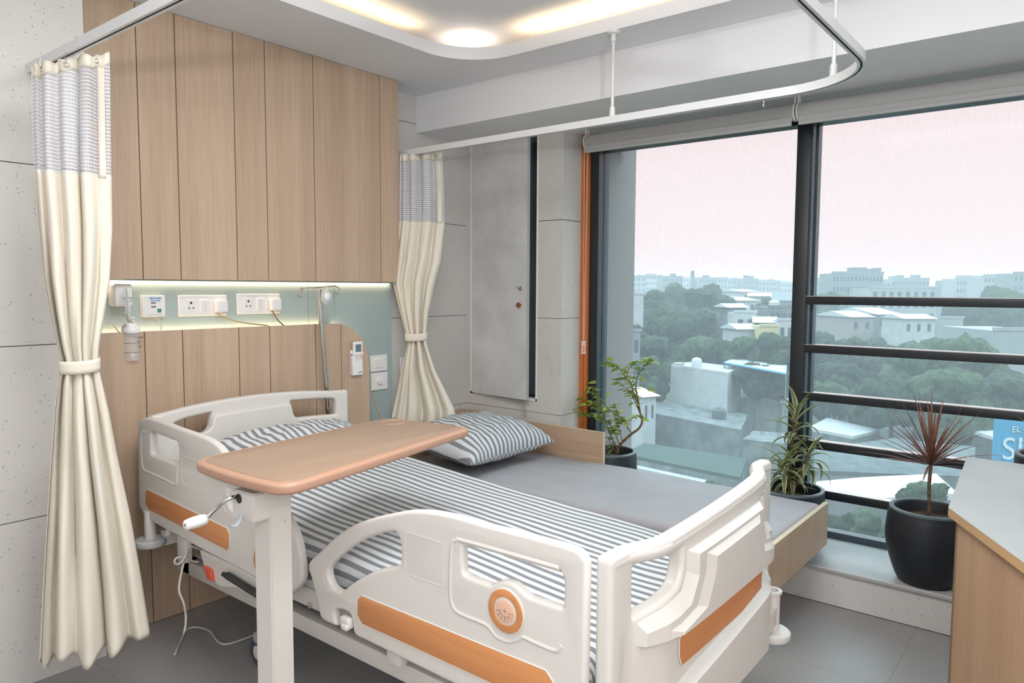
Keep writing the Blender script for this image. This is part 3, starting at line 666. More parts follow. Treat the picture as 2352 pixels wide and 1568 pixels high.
# ------------------------------------------------------------------ curtain rail
ZT = 2.285
rail = thing('curtain_rail', (2.0, 1.8, ZT), 'U-shaped white curtain track hung from the ceiling round the bed', 'curtain rail')
XR, XLt, YFt, RC = 3.00, 1.02, .66, .33
path = [Vector((XR, YB-.002, ZT)), Vector((XR, 2.4, ZT)), Vector((XR, 1.5, ZT)), Vector((XR, YFt+RC, ZT))]
path += [Vector((XR-RC+RC*math.cos(a), YFt+RC+RC*math.sin(a), ZT)) for a in [-PI/2*i/10 for i in range(1, 11)]]
path += [Vector((XLt+RC, YFt, ZT))] + [Vector((XLt+RC-RC*math.sin(a), YFt+RC-RC*math.cos(a), ZT)) for a in [PI/2*i/10 for i in range(1, 11)]] + [Vector((XLt, 2.2, ZT)), Vector((XLt, YL-.002, ZT))]
def sweep(bm, path, prof):
    rings = []
    for i, p in enumerate(path):
        a = path[max(i-1, 0)]; b = path[min(i+1, len(path)-1)]; t = (b-a).normalized(); s = Vector((t.y, -t.x, 0))
        rings.append([bm.verts.new(p+s*u+Vector((0, 0, v))) for u, v in prof])
    n = len(prof)
    for a, b in zip(rings, rings[1:]):
        for k in range(n): bm.faces.new((a[k], a[(k+1) % n], b[(k+1) % n], b[k]))
    bm.faces.new(rings[0]); bm.faces.new(rings[-1][::-1]); bmesh.ops.recalc_face_normals(bm, faces=bm.faces)
bm = B(); sweep(bm, path, [(-.0135, -.0165), (-.004, -.0165), (-.004, -.010), (.004, -.010), (.004, -.0165), (.0135, -.0165), (.0135, .0165), (-.0135, .0165)]); obj('track', bm, mat('white_track', (.70, .70, .70), .3), rail, 30)
bm = B(); sweep(bm, path, [(-.0039, -.0155), (.0039, -.0155), (.0039, -.0105), (-.0039, -.0105)]); obj('track_slot', bm, M['gap'], rail, 30)
for x, y in ((XR+.004, on('z', ZC, 1420, 78).y), (XR-.10, YFt+RC-.20), (XLt, 1.3), (2.05, YFt)):
    p = Vector((x, y, 0)) 
    if x > 2.8 and y < 1.0: p = Vector((XR-RC+RC*math.cos(-.55), YFt+RC+RC*math.sin(-.55), 0)); x, y = p.x, p.y
    bm = B(); zt_ = ZC if x < XBM else ZB
    lathe(bm, [(0, zt_), (.030, zt_), (.030, zt_-.010), (.026, zt_-.013), (.012, zt_-.014), (.012, zt_-.045), (.0075, zt_-.047), (.0075, ZT+.065), (.0125, ZT+.060), (.0145, ZT+.016), (0, ZT+.016)], (x, y, 0), 20); obj('drop_rod', bm, mat('rod_white', (.72, .71, .70), .35), rail)
p = on('x', XR, 1755, 238)
bm = B(); tube(bm, [(XR, p.y, ZT-.012), (XR, p.y, ZT-.028)], .003, 6); tube(bm, [(XR, p.y+.004*math.cos(a), ZT-.036+.010*math.sin(a)) for a in [i*PI/5 for i in range(11)]], .0012, 5); obj('glider_hook', bm, M['chrome'], rail)

# ------------------------------------------------------------------ curtains
def interp(tab, z):
    tab = sorted(tab)
    if z <= tab[0][0]: return tab[0][1:]
    for a, b in zip(tab, tab[1:]):
        if z <= b[0]:
            t = (z-a[0])/(b[0]-a[0]); t = t*t*(3-2*t) if False else t; return tuple(p+(q-p)*t for p, q in zip(a[1:], b[1:]))
    return tab[-1][1:]
def curtain(name, cen, tabpx, folds, label, seed, depth_top, zhead, znet, zpinch, R_, ztopfn, hooks, tiew, hemfn=None):
    """tabpx rows: (pixel y, left px, right px, fold depth); cen(z) gives the hanging plane point"""
    t = thing(name, (cen.x, cen.y, 0), label, 'curtain', None)
    Nn = Vector((-R_.y, R_.x, 0))          # away from the viewer
    tab = []
    for py, l, r, d in tabpx:
        # intersect rays with the hanging plane through cen with normal Nn
        def hit(px): dd = ray(px, py); k = (cen-CAM).dot(Nn)/dd.dot(Nn); return CAM+dd*k
        a, b = hit(l), hit(r); tab.append(((a.z+b.z)/2, (a-cen).dot(R_), (b-cen).dot(R_), d))
    rnd = random.Random(seed); ph = [rnd.uniform(0, 6.28) for _ in range(6)]
    ws = [rnd.uniform(.4, 1.7) for _ in range(folds)]; tot = sum(ws); acc = [0]
    for x in ws: acc.append(acc[-1]+x/tot)
    amps = [rnd.uniform(.35, 1.35) for _ in range(folds+1)]
    def pt(s, z, off=0):
        l, r, d = interp(tab, z); 
        # fold phase
        for i in range(folds):
            if s <= acc[i+1]+1e-9: break
        u = (s-acc[i])/(acc[i+1]-acc[i]); am = amps[i]*(1-u)+amps[i+1]*u
        wv = math.sin(2*PI*u); wv = math.copysign(abs(wv)**.8, wv)
        low = fbm(s*3+seed, z*1.1, 0)*.05
        side = .55*math.sin(2*PI*u*1+1.2)*min(.012, (r-l)*.04)*1.2
        e_ = 4*s*(1-s)
        xx = l+(r-l)*s+side*e_*1.2+low*.25*e_*(r-l)
        wob = fbm(s*6+seed*3, z*1.6, 1)*.030+fbm(s*14+seed, z*3.5, 4)*.011
        bulge = .5*d*math.sqrt(max(0, e_))*.9
        return cen+R_*xx+Nn*(d*.55*am*wv-bulge+wob*min(1, d*20)-off)+Vector((0, 0, z-cen.z))
    NS = folds*14+1; zmax = max(r_[0] for r_ in tab); zmin = min(r_[0] for r_ in tab)
    def mk(nm, za, zb, nz, m, s0=0, s1=1, off=0, thick=.0015, top=None, bot=None):
        ns = max(8, int(NS*(s1-s0)))
        def f(i, j):
            s = s0+(s1-s0)*i; zt_ = (top(s) if top else zb); zb_ = (bot(s) if bot else za); z = zt_+(zb_-zt_)*j
            return pt(s, z, off), (s*2.3*(.31/.31), z)
        return grid_obj(nm, ns, nz, f, m, t, smooth=70, thick=thick)
    tp = ztopfn
    mk('header_band', zhead, zmax, 4, M['cream'], off=.0015, top=tp, bot=lambda s: tp(s)-.040)
    mk('netting', znet, zhead, 30, M['net'], thick=0, top=lambda s: tp(s)-.038)
    mk('edge_trim', znet, zhead, 24, M['cream'], s0=.84, s1=.93, off=.003, top=lambda s: tp(s)-.04)
    mk('cloth', zmin, znet+.01, 90, M['cream'], bot=hemfn)
    # tieback
    l, r, d = interp(tab, zpinch); mid = (l+r)/2; hw = (r-l)/2+.006
    vs = []
    bm = B(); ringA = []
    for k_ in range(33):
        a = 2*PI*k_/32
        row = [bm.verts.new(cen+R_*(mid+hw*math.cos(a))-Nn*(hw*.62*math.sin(a)+.008)+Vector((0, 0, zpinch-cen.z+dz+.006*math.cos(a+1)))) for dz in (-.022, -.008, .008, .022)]; ringA.append(row)
    for a_, b_ in zip(ringA, ringA[1:]):
        for k_ in range(3): bm.faces.new((a_[k_], b_[k_], b_[k_+1], a_[k_+1]))
    me = bpy.data.meshes.new('tieback'); bm.to_mesh(me); bm.free(); uvset(me, [(v.co.x*1.5, v.co.z) for v in me.vertices]); o = link('tieback', me, M['cream'], t); md = o.modifiers.new('t', 'SOLIDIFY'); md.thickness = .003
    for s in hooks:
        p = pt(s, tp(s)-.02, .006); bm = B()
        tube(bm, [p+R_*.009*math.cos(a)+Vector((0, 0, .009*math.sin(a))) for a in [i*PI/6 for i in range(12)]], .0022, 6, closed=True)
        tube(bm, [p+Vector((0, 0, .004)), p+Nn*.004-R_*.004+Vector((0, 0, .03)), Vector((p.x, p.y, 0)).lerp(Vector((p.x, p.y, 0)), 0)+Vector((0, 0, ZT-.018))], .0013, 5)
        obj('curtain_hook', bm, M['chrome'], t)
    return t
Rl = Vector((math.cos(.354), -math.sin(.354), 0))
cenL = Vector((1.035, 2.72, 1.2))
tabL = [(133, 72, 252, .03), (300, 74, 254, .035), (400, 78, 256, .04), (520, 88, 258, .05), (640, 100, 252, .055), (720, 115, 240, .055), (790, 130, 228, .05), (836, 143, 224, .04),
        (880, 132, 234, .045), (950, 124, 250, .055), (1050, 116, 268, .065), (1200, 106, 300, .075), (1350, 96, 325, .085), (1500, 88, 348, .095)]
def zat(cen, R_, px, py):
    Nn = Vector((-R_.y, R_.x, 0)); d = ray(px, py); return (CAM+d*((cen-CAM).dot(Nn)/d.dot(Nn))).z
zl0, zl1 = zat(cenL, Rl, 75, 152), zat(cenL, Rl, 250, 122)
hl = [(0, 1524), (.28, 1496), (.42, 1516), (.52, 1484), (.62, 1498), (.74, 1470), (1, 1454)]
def hemL(s):
    for a, b in zip(hl, hl[1:]):
        if s <= b[0]+1e-9: py = a[1]+(b[1]-a[1])*(.5-.5*math.cos(PI*(s-a[0])/(b[0]-a[0]))); break
    return zat(cenL, Rl, 90+255*s, py)
curtain('privacy_curtain', cenL, tabL, 5, 'long cream privacy curtain with netting top tied back at the left pilaster', 5, .03, zat(cenL, Rl, 170, 160), zat(cenL, Rl, 170, 405), zat(cenL, Rl, 180, 838), Rl, lambda s: zl0+(zl1-zl0)*s+.004*math.sin(s*40), (.82, .45, .12), .1, hemL)
Rr = Vector((math.cos(.78), -math.sin(.78), 0))
cenR = Vector((2.99, 3.18, 1.2))
tabR = [(352, 918, 1016, .03), (420, 918, 1020, .03), (512, 917, 1022, .035), (600, 908, 1014, .045), (650, 903, 1000, .05), (720, 920, 984, .04), (770, 933, 978, .03), (790, 936, 980, .035), (850, 922, 1000, .05), (900, 912, 1025, .06), (940, 903, 1044, .065), (965, 898, 1047, .06)]
zr0, zr1 = zat(cenR, Rr, 920, 356), zat(cenR, Rr, 1014, 350)
def hemR(s): return zat(cenR, Rr, 900+145*s, 962+8*math.sin(s*PI)-2*s)
curtain('privacy_curtain', cenR, tabR, 4, 'short cream privacy curtain with netting top tied back beside the stone hatch', 11, .03, zat(cenR, Rr, 960, 372), zat(cenR, Rr, 960, 512), zat(cenR, Rr, 955, 772), Rr, lambda s: zr0+(zr1-zr0)*s+.003*math.sin(s*40), (.86, .55, .2), .1, hemR)
# ------------------------------------------------------------------ hospital bed
bed = thing('hospital_bed', (1.9, 1.95, 0), 'cream moulded hospital bed with beech inlays in the middle of the room', 'hospital bed')
XRL = 1.36
def rim(name, ax, val, px, r, m, parent, closed=False, n=6, depth=0, fillet=None):
    pts = [on(ax, val, *p)+Vector((.0065, 0, 0)) for p in px]; r = r*1.75
    bm = B(); tube(bm, cr(pts, n, closed), r, 8, closed); return obj(name, bm, m, parent)
def yz(px): return [(p.y, p.z) for p in PX('x', XRL, px)]
def xz(y, px): return [(p.x, p.z) for p in PX('y', y, px)]
def v2(l): return [Vector(p) for p in l]
RTH = .030
# --- foot-end side rail
zbot = on('x', XRL, 971, 1538).z
ro = yz([(1347, 1292), (1331, 1268), (1304, 1255), (1251, 1240), (1180, 1221), (1117, 1206), (1067, 1191), (1017, 1179), (980, 1174), (944, 1173), (904, 1179), (855, 1190), (808, 1207), (768, 1233), (739, 1261), (711, 1287), (707, 1304), (714, 1330), (726, 1378), (732, 1408), (741, 1425), (768, 1438)])
e_ = yz([(772, 1437), (767, 1412), (772, 1400), (795, 1405), (806, 1418), (810, 1448), (818, 1462), (835, 1470)])
corner = (on('x', XRL, 1343, 1500).y, zbot-.005)
ro = cr(v2(ro), 3, False)+cr(v2(e_), 3, False)+fil([(on('x', XRL, 971, 1538).y, zbot, 0), (corner[0], corner[1], .03), (corner[0], .6, 0)], .02)[0:9]
holeA = cr(v2(yz([(752, 1313), (763, 1294), (798, 1262), (830, 1242), (867, 1228), (897, 1222), (908, 1225), (917, 1242), (919, 1262), (918, 1288), (913, 1299), (880, 1306), (848, 1317), (815, 1335), (795, 1350), (783, 1358), (768, 1352), (757, 1338)])), 3)
holeB = cr(v2(yz([(1062, 1250), (1075, 1249), (1130, 1264), (1197, 1283), (1264, 1303), (1284, 1312), (1293, 1332), (1293, 1365), (1291, 1392), (1283, 1394), (1240, 1380), (1214, 1371), (1197, 1357), (1181, 1342), (1168, 1336), (1155, 1334), (1134, 1340), (1125, 1343), (1105, 1336), (1078, 1326), (1066, 1319), (1062, 1306)])), 3)
def wood_inlay(parent, ax, val, pts, m, out=.004):
    p = PX(ax, val, pts); fl_ = [(q.y, q.z) if ax == 'x' else (q.x, q.z) for q in p]
    s = -1
    o = plate('wood_inlay', v2(fl_), [], .004, .0008, m, parent, ax, val+s*.0008, 1)
    bm = B(); tube(bm, [q+Vector((-.001 if ax == 'x' else 0, -.001 if ax == 'y' else 0, 0)) for q in p], .0022, 6, True); obj('inlay_edge', bm, M['plastic'], parent)
    return o
def rail_(outline, holes): return plate('side_rail', outline, holes, RTH, .011, M['plastic'], bed, 'x', XRL+.015, 4)
fr = rail_(ro, [holeA, holeB])
XO = XRL
yA = on('x', XRL, 1254, 1538); 
wood_inlay(fr, 'x', XO, [(832, 1367), (823, 1376), (822, 1412), (834, 1432), (1255, 1625), (1271, 1618), (1272, 1566), (1254, 1538)], M['beech'])
rim('moulded_lip', 'x', XO+.002, [(1291, 1482), (1284, 1491), (1271, 1492), (1232, 1476), (1204, 1463), (1193, 1467), (1172, 1473), (1155, 1468), (1138, 1458), (1125, 1440), (1110, 1430), (1075, 1416), (1051, 1404), (1040, 1388), (1035, 1360), (1036, 1290), (1040, 1248), (1050, 1240), (1060, 1240), (1160, 1268), (1260, 1297), (1285, 1305)], .0065, M['plastic'], fr)
rim('moulded_lip', 'x', XO+.003, [(784, 1364), (765, 1358), (751, 1345), (744, 1325), (744, 1310)], .006, M['plastic'], fr)
for a, b in (((931, 1221), (1018, 1247)), ((1018, 1247), (1018, 1347)), ((1018, 1347), (932, 1317)), ((932, 1317), (931, 1221))):
    bm = B(); tube(bm, PX('x', XO+.0003, [a, b]), .0012, 6); obj('panel_outline', bm, M['plastic'], fr)
cc = on('x', XO, 1163, 1402); r1 = abs(on('x', XO, 1163, 1353).z-on('x', XO, 1163, 1452).z)/2
def disc(nm, r, th, m, x, ri=0, par=None):
    c_ = [Vector((cc.y+r*math.cos(a), cc.z+r*math.sin(a))) for a in [2*PI*i/48 for i in range(48)]]
    h = [[Vector((cc.y+ri*math.cos(a), cc.z+ri*math.sin(a))) for a in [2*PI*i/48 for i in range(48)]]] if ri else []
    return plate(nm, c_, h, th, th*.3, m, par or fr, 'x', x, 2)
disc('badge_bezel', r1*1.05, .006, M['plastic'], XO-.001); disc('wood_ring', r1, .007, M['beech'], XO-.002, r1*.64)
dd_ = disc('angle_dial', r1*.54, .007, mat('pink_dial', (.74, .45, .32), .35), XO-.003); disc('dial_seat', r1*.64, .0066, M['steelpaint'], XO-.0005)
bm = B()
for i in range(7):
    a = PI*1.06+PI*.88*i/6; ca, sa = math.cos(a), math.sin(a); c0 = Vector((XO-.0068, cc.y, cc.z+.002))
    def pt_(r): return c0+Vector((0, -ca*r, sa*r))
    R_ = r1*.54
    tube(bm, [pt_(R_*.55), pt_(R_*.78)], lambda s: .0009-.0007*s, 5); tube(bm, [pt_(R_*.47), pt_(R_*.49)], .0012, 5)
    tube(bm, [pt_(R_*.86), pt_(R_*.90)], .0011, 5)
tube(bm, [c0+Vector((0, 0, -R_*.22)), c0+Vector((0, 0, R_*.22))], .0004, 4); tube(bm, [c0+Vector((0, -R_*.22, 0)), c0+Vector((0, R_*.22, 0))], .0004, 4)
obj('dial_marks', bm, M['ink'], dd_)
l1 = on('x', XRL-.004, 790, 1425)
bm = B(); box(bm, XRL-.012, XRL+.02, l1.y-.030, l1.y+.016, l1.z-.022, l1.z+.014, bev=.009, seg=3); box(bm, XRL-.018, XRL+.0, l1.y-.028, l1.y+.002, l1.z-.024, l1.z-.004, bev=.007, seg=3); obj('release_latch', bm, M['plastic'], fr)
# --- head-end side rail
hb = on('x', XRL, 552, 1308).z
ho = cr(v2(yz([(318, 1160), (317, 1100), (316, 1040), (316, 979), (318, 967), (328, 960), (343, 960), (370, 968), (406, 982), (459, 1000), (481, 1010), (500, 1024), (517, 1042), (560, 1068), (600, 1107), (637, 1160), (660, 1192), (679, 1232), (689, 1278), (693, 1328), (680, 1352), (657, 1366), (635, 1358)])), 3, False)+v2(yz([(552, 1309), (457, 1260), (350, 1200), (330, 1186)]))
hB = fil([(p[0], p[1]) for p in yz([(346, 992), (389, 1008), (408, 1016), (411, 1067), (355, 1047), (346, 1044)])], .02)
hA = cr(v2(yz([(521, 1092), (522, 1130), (524, 1160), (535, 1172), (570, 1190), (600, 1207), (618, 1215), (616, 1190), (600, 1155), (570, 1115), (545, 1092), (530, 1085)])), 3)
hr = rail_(ho, [hB, hA])
wood_inlay(hr, 'x', XO, [(339, 1123), (335, 1131), (335, 1158), (343, 1170), (523, 1263), (528, 1255), (528, 1225), (522, 1212)], M['beech'])
rim('moulded_lip', 'x', XO+.002, [(333, 990), (326, 995), (326, 1040), (330, 1075), (345, 1085), (380, 1101), (405, 1112), (408, 1095), (409, 1070)], .0065, M['plastic'], hr)
rim('moulded_lip', 'x', XO+.003, [(512, 1095), (510, 1130), (514, 1160), (527, 1180), (560, 1198)], .006, M['plastic'], hr)
for a, b in (((417, 1045), (486, 1072)), ((487, 1136), (424, 1111)), ((418, 1100), (417, 1045)), ((424, 1111), (418, 1100))):
    bm = B(); tube(bm, PX('x', XO+.0003, [a, b]), .0012, 6); obj('panel_outline', bm, M['plastic'], hr)
cc = on('x', XO, 607, 1292); r1 = .058
disc('badge_bezel', r1*1.05, .006, M['plastic'], XO-.001, 0, hr); disc('wood_ring', r1, .007, M['beech'], XO-.002, r1*.64, hr); disc('angle_dial', r1*.54, .007, bpy.data.materials['pink_dial'], XO-.003, 0, hr)
# facet ridge along the arch of the head rail
rim('arch_ridge', 'x', XO+.001, [(637, 1175), (655, 1215), (668, 1260), (673, 1300), (668, 1345)], .004, M['plastic'], hr)

# --- footboard
YFB = .83; FTH = .045
def bendf(x0, x1, amt, y0):
    def f(co):
        u = (co.x-x0)/(x1-x0); u = min(1, max(0, u)); u = min(u, 1-u)
        k = max(0, min(1, (u-.07)/.13)); k = k*k*(3-2*k)
        return Vector((co.x, co.y-amt*(.8*k+.2*(1-(1-2*u)**2)), co.z))
    return f
FX0, FX1 = 1.385, 2.420
bf = bendf(FX0, FX1, .050, YFB)
cutx = ('x', [FX0+(FX1-FX0)*i/24 for i in range(1, 24)])
def fxz(pts): return [(p.x, p.z) for p in PX('y', YFB-.02, pts)]
zA = on('y', YFB, 1396, 1282).z
fo = [(FX0, .30, .02), (FX0, .893, .018), (1.50, .895, .05), (1.70, .900, .1), (1.90, .907, .1), (2.12, .918, .1), (2.30, .935, .05), (FX1, .930, .018), (FX1, .50, .03), (FX1-.02, .42, .03), (2.345, .37, .03), (2.2, .345, .02), (1.6, .345, .02), (1.52, .30, .02)]
hL = [(1.478, .860, .03), (1.520, .856, .03), (1.62, .858, .01), (1.655, .860, .008), (1.650, .800, .02), (1.632, .768, .012), (1.478, .722, .006)]
hR_ = [(2.335, .862, .03), (2.29, .856, .03), (2.21, .858, .01), (2.19, .860, .01), (2.196, .800, .03), (2.212, .770, .03), (2.335, .745, .006)]
fb = plate('footboard', fil(fo, .02, 5), [fil(hL, .02, 5), fil(hR_, .02, 5)], FTH, .014, M['plastic'], bed, 'y', YFB+.012, 4, cutx, bf)
# rounded hand bar along the top
bm = B(); pts = [Vector((FX0+.015+(FX1-FX0-.03)*i/24, YFB+.012, 0)) for i in range(25)]
def topz(x):
    tab = [(1.385, .893), (1.50, .895), (1.70, .900), (1.90, .907), (2.12, .918), (2.30, .935), (2.42, .930)]
    return interp(tab, x)[0]
for p in pts: p.z = topz(p.x)-.024; p.y = bf(p).y
tube(bm, cr(pts, 2, False), .0245, 14, flat=.95); obj('hand_bar', bm, M['plastic'], fb)
# raised centre shield, layered
def shield(nm, pts, y, th, bev, m=None, r=.02, seg=3): return plate(nm, fil(pts, r, 4), [], th, bev, m or M['plastic'], fb, 'y', y, seg, cutx, bf)
def loft(nm, A_o, yA, B_o, yB, m=None, par=None):
    bm = B(); a = [bm.verts.new((x, yA, z)) for x, z in A_o]; b = [bm.verts.new((x, yB, z)) for x, z in B_o]; n = len(a)
    for i in range(n): bm.faces.new((a[i], a[(i+1) % n], b[(i+1) % n], b[i]))
    bm.faces.new(b); bmesh.ops.recalc_face_normals(bm, faces=bm.faces)
    bmesh.ops.triangulate(bm, faces=bm.faces)
    for c in cutx[1]: bmesh.ops.bisect_plane(bm, geom=bm.verts[:]+bm.edges[:]+bm.faces[:], plane_co=(c, 0, 0), plane_no=(1, 0, 0))
    for v in bm.verts: v.co = bf(v.co)
    return obj(nm, bm, m or M['plastic'], par or fb, 12)
YP0 = YFB-.0105
loft('centre_shield', [(1.655, .850), (2.192, .862), (2.196, .79), (2.225, .765), (2.395, .742), (2.395, .652), (1.483, .652), (1.483, .722), (1.635, .766), (1.652, .80)], YP0+.012,
     [(1.70, .832), (2.15, .842), (2.155, .80), (2.19, .735), (2.37, .708), (2.37, .656), (1.496, .656), (1.496, .688), (1.66, .715), (1.70, .775)], YP0-.022)
loft('upper_shield', [(1.74, .824), (2.12, .834), (2.13, .80), (2.17, .728), (2.34, .70), (2.34, .658), (1.56, .658), (1.56, .680), (1.69, .70), (1.735, .775)], YP0-.021,
     [(1.78, .806), (2.09, .816), (2.10, .79), (2.14, .715), (2.31, .688), (2.31, .662), (1.60, .662), (1.60, .668), (1.73, .688), (1.775, .765)], YP0-.034)
loft('lower_shield', [(1.483, .40), (1.60, .352), (2.24, .352), (2.36, .40), (2.40, .50), (2.395, .585), (2.30, .600), (1.70, .535), (1.60, .520), (1.483, .47)], YP0+.012,
     [(1.60, .395), (1.66, .375), (2.22, .375), (2.32, .42), (2.36, .50), (2.35, .55), (2.27, .560), (1.70, .505), (1.63, .49), (1.60, .46)], YP0-.028)
if 0: shield('centre_shield', [(1.662, .858), (2.186, .868), (2.192, .79), (2.22, .765), (2.385, .742), (2.385, .655), (1.485, .655), (1.485, .715), (1.632, .755), (1.656, .79)], YFB-.012, .044, .021, seg=0, r=.01)
if 0: shield('upper_shield', [(1.725, .842), (2.13, .842), (2.135, .79), (2.20, .735), (2.28, .715), (2.28, .68), (1.58, .68), (1.58, .70), (1.67, .73), (1.72, .785)], YFB-.022, .016, .0075)
if 0: shield('lower_shield', [(1.49, .42), (1.60, .385), (2.24, .385), (2.38, .44), (2.39, .55), (2.33, .60), (1.62, .545), (1.49, .47)], YFB-.012, .040, .019, seg=0)
wi = plate('wood_inlay', v2([(1.655, .648), (1.632, .628), (1.632, .585), (1.648, .555), (2.185, .555), (2.205, .575), (2.205, .63), (2.19, .648)]), [], .006, .001, M['beech_x'], fb, 'y', YFB-.0125, 1, cutx, bf)
bm = B(); tube(bm, [bf(Vector((x, YFB-.0135, z))) for x, z in ((1.655, .648), (1.632, .628), (1.632, .585), (1.648, .555), (1.9, .555), (2.185, .555), (2.205, .575), (2.205, .63), (2.19, .648), (1.9, .648))], .0025, 6, True); obj('inlay_edge', bm, M['plastic'], fb)
# --- headboard
YHB = 3.06
hz = [(1.398, .60, .02), (1.398, .958, .015), (1.50, .972, .05), (1.72, .988, .1), (1.91, .992, .1), (2.12, .985, .1), (2.32, .966, .05), (2.422, .962, .015), (2.422, .60, .02)]
hhL = [(1.482, .912, .025), (1.54, .926, .03), (1.675, .937, .004), (1.665, .872, .03), (1.648, .852, .02), (1.50, .842, .02), (1.482, .85, .02)]
hhR = [(2.345, .925, .03), (2.24, .932, .02), (2.085, .940, .004), (2.095, .872, .006), (2.112, .852, .006), (2.345, .842, .004)]
bh = bendf(1.398, 2.422, -.02, YHB); cutb = ('x', [1.398+1.024*i/20 for i in range(1, 20)])
hbm = plate('headboard', fil(hz, .02, 5), [fil(hhL, .02, 5), fil(hhR, .02, 5)], .040, .013, M['plastic'], bed, 'y', YHB, 4, cutb, bh)
plate('centre_shield', fil([(1.68, .925), (2.08, .932), (2.095, .865), (2.13, .845), (2.13, .66), (1.60, .66), (1.60, .845), (1.665, .865)], .02, 4), [], .02, .009, M['plastic'], hbm, 'y', YHB-.022, 3, cutb, bh)
# --- frame
bm = B()
box(bm, 1.48, 1.53, .95, 3.02, .285, .345, bev=.005); box(bm, 2.27, 2.32, .95, 3.02, .285, .345, bev=.005)
box(bm, 1.48, 2.32, .95, 1.01, .285, .345, bev=.005); box(bm, 1.48, 2.32, 2.92, 2.98, .285, .345, bev=.005)
obj('base_frame', bm, M['steelpaint'], bed)
bm = B()
box(bm, 1.415, 1.455, .88, 2.50, .435, .500, bev=.004); box(bm, 2.345, 2.385, .88, 3.03, .415, .475, bev=.004)
box(bm, 1.415, 2.385, .87, .91, .415, .475, bev=.004); box(bm, 1.415, 2.385, 2.99, 3.03, .415, .475, bev=.004); box(bm, 1.44, 2.36, .9, 3.0, .470, .482)
for y in (1.5, 1.95, 2.4): box(bm, 1.44, 2.36, y, y+.04, .43, .472)
obj('bed_deck', bm, M['steelpaint'], bed)
for y, s in ((1.25, 1), (2.55, 1)):
    bm = B()
    for x in (1.56, 2.24):
        tube(bm, [(x, y, .33), (x, y+.30*s, .44)], .018, 8)
    tube(bm, [(1.56, y, .33), (2.24, y, .33)], .016, 8); tube(bm, [(1.50, y+.2, .345), (1.9, y+.35, .43)], .016, 8)
    obj('lift_arm', bm, M['steelpaint'], bed)
bm = B(); tube(bm, [(1.9, 1.4, .38), (1.9, 2.0, .40)], .035, 12); box(bm, 1.82, 1.98, 1.15, 1.45, .32, .44, bev=.02); obj('lift_motor', bm, M['dark'], bed)
bm = B(); box(bm, 1.52, 1.72, 1.20, 1.40, .13, .20, bev=.008); box(bm, 1.60, 2.2, 1.1, 1.5, .20, .22); obj('control_box', bm, M['steelpaint'], bed)
# rail pivots under the rails
for y in (1.12, 1.55, 2.38, 2.80):
    bm = B(); box(bm, 1.385, 1.42, y-.03, y+.03, .40, .62, bev=.006); obj('rail_pivot', bm, M['steelpaint'], bed)
bm = B(); q = on('x', 1.414, 711, 1343)
lathe(bm, [(.010, 0), (.010, -.004), (0, -.005)], (1.414, q.y, .445), 12, 'x'); obj('frame_bolt', bm, M['chrome'], bed)
# cpr / foot pedal unit under head rail
pu = PX('x', 1.375, [(457, 1262), (460, 1275), (476, 1330), (488, 1333), (492, 1335), (497, 1343), (505, 1349), (530, 1351), (600, 1352), (650, 1352), (600, 1315), (520, 1290)])
o_ = plate('pump_housing', fil([(p.y, p.z) for p in pu], .012, 4), [], .05, .008, M['plastic'], bed, 'x', 1.40, 3)
p = PX('x', 1.370, [(469, 1298), (486, 1308), (491, 1335), (478, 1328)])
plate('red_release', fil([(a.y, a.z) for a in p], .004, 3), [], .02, .003, M['redplast'], o_, 'x', 1.374, 2)
bm = B(); tube(bm, PX('x', 1.362, [(513, 1318), (522, 1322)]), .009, 10); tube(bm, PX('x', 1.362, [(522, 1321), (640, 1395)]), .013, 12); obj('gas_spring', bm, M['dark'], bed)
# castors and bumper wheels
def castor(x, y):
    bm = B(); lathe(bm, [(.030, -.028), (.058, -.026), (.066, -.018), (.066, .018), (.058, .026), (.030, .028)], (x, y, .066), 28, 'x'); o = obj('castor', bm, M['bluegrey'], bed)
    bm = B(); box(bm, x-.034, x+.034, y-.035, y+.03, .10, .145, bev=.012); tube(bm, [(x, y-.0, .13), (x, y+.03, .29)], .016, 10); obj('castor_fork', bm, M['grey'], o)
    bm = B(); lathe(bm, [(0, -.031), (.028, -.030), (.030, -.026)], (x, y, .066), 20, 'x'); obj('hub_cap', bm, M['plastic'], o)
    bm = B(); box(bm, x-.025, x+.03, y-.115, y-.06, .03, .055, bev=.008); obj('brake_pedal', bm, M['bluegrey'], o)
for x, y in ((1.56, 2.50), (2.24, 2.50), (1.56, 1.10), (2.24, 1.10)): castor(x, y)
def bumper(x, y, z, socket):
    bm = B(); lathe(bm, [(0, .014), (.052, .014), (.060, .008), (.062, -.004), (.058, -.014), (.0, -.016)], (x, y, z), 32); o = obj('bumper_wheel', bm, mat('pale_grey_bumper', (.47, .48, .47) if not socket else (.66, .65, .62), .4), bed)
    bm = B(); r0, r1_ = (.020, .026) if socket else (.020, .020)
    if socket:
        lathe(bm, [(0, .0), (.024, .0), (.024, .125), (.030, .127), (.030, .135), (.018, .135), (.018, .12), (0, .12)], (x, y, z+.012), 24)
        box(bm, x-.13, x-.01, y-.02, y+.035, z+.035, z+.095, bev=.004)
    else: lathe(bm, [(.022, 0), (.022, .12), (0, .12)], (x, y, z+.012), 20); box(bm, x-.005, x+.06, y-.02, y+.02, z+.10, z+.15, bev=.006)
    obj('bumper_post', bm, M['plastic'], o)
p = on('z', .355, 1772, 1452); bumper(p.x, p.y, .355, True)
p = on('y', 3.02, 346, 1243); bumper(p.x, 3.02, p.z, False)
bm = B(); q = on('y', 2.95, 387, 1228); tube(bm, [(q.x, 2.95, q.z), (q.x, 2.95, q.z+.04)], .01, 8); obj('frame_lug', bm, M['plastic'], bed)
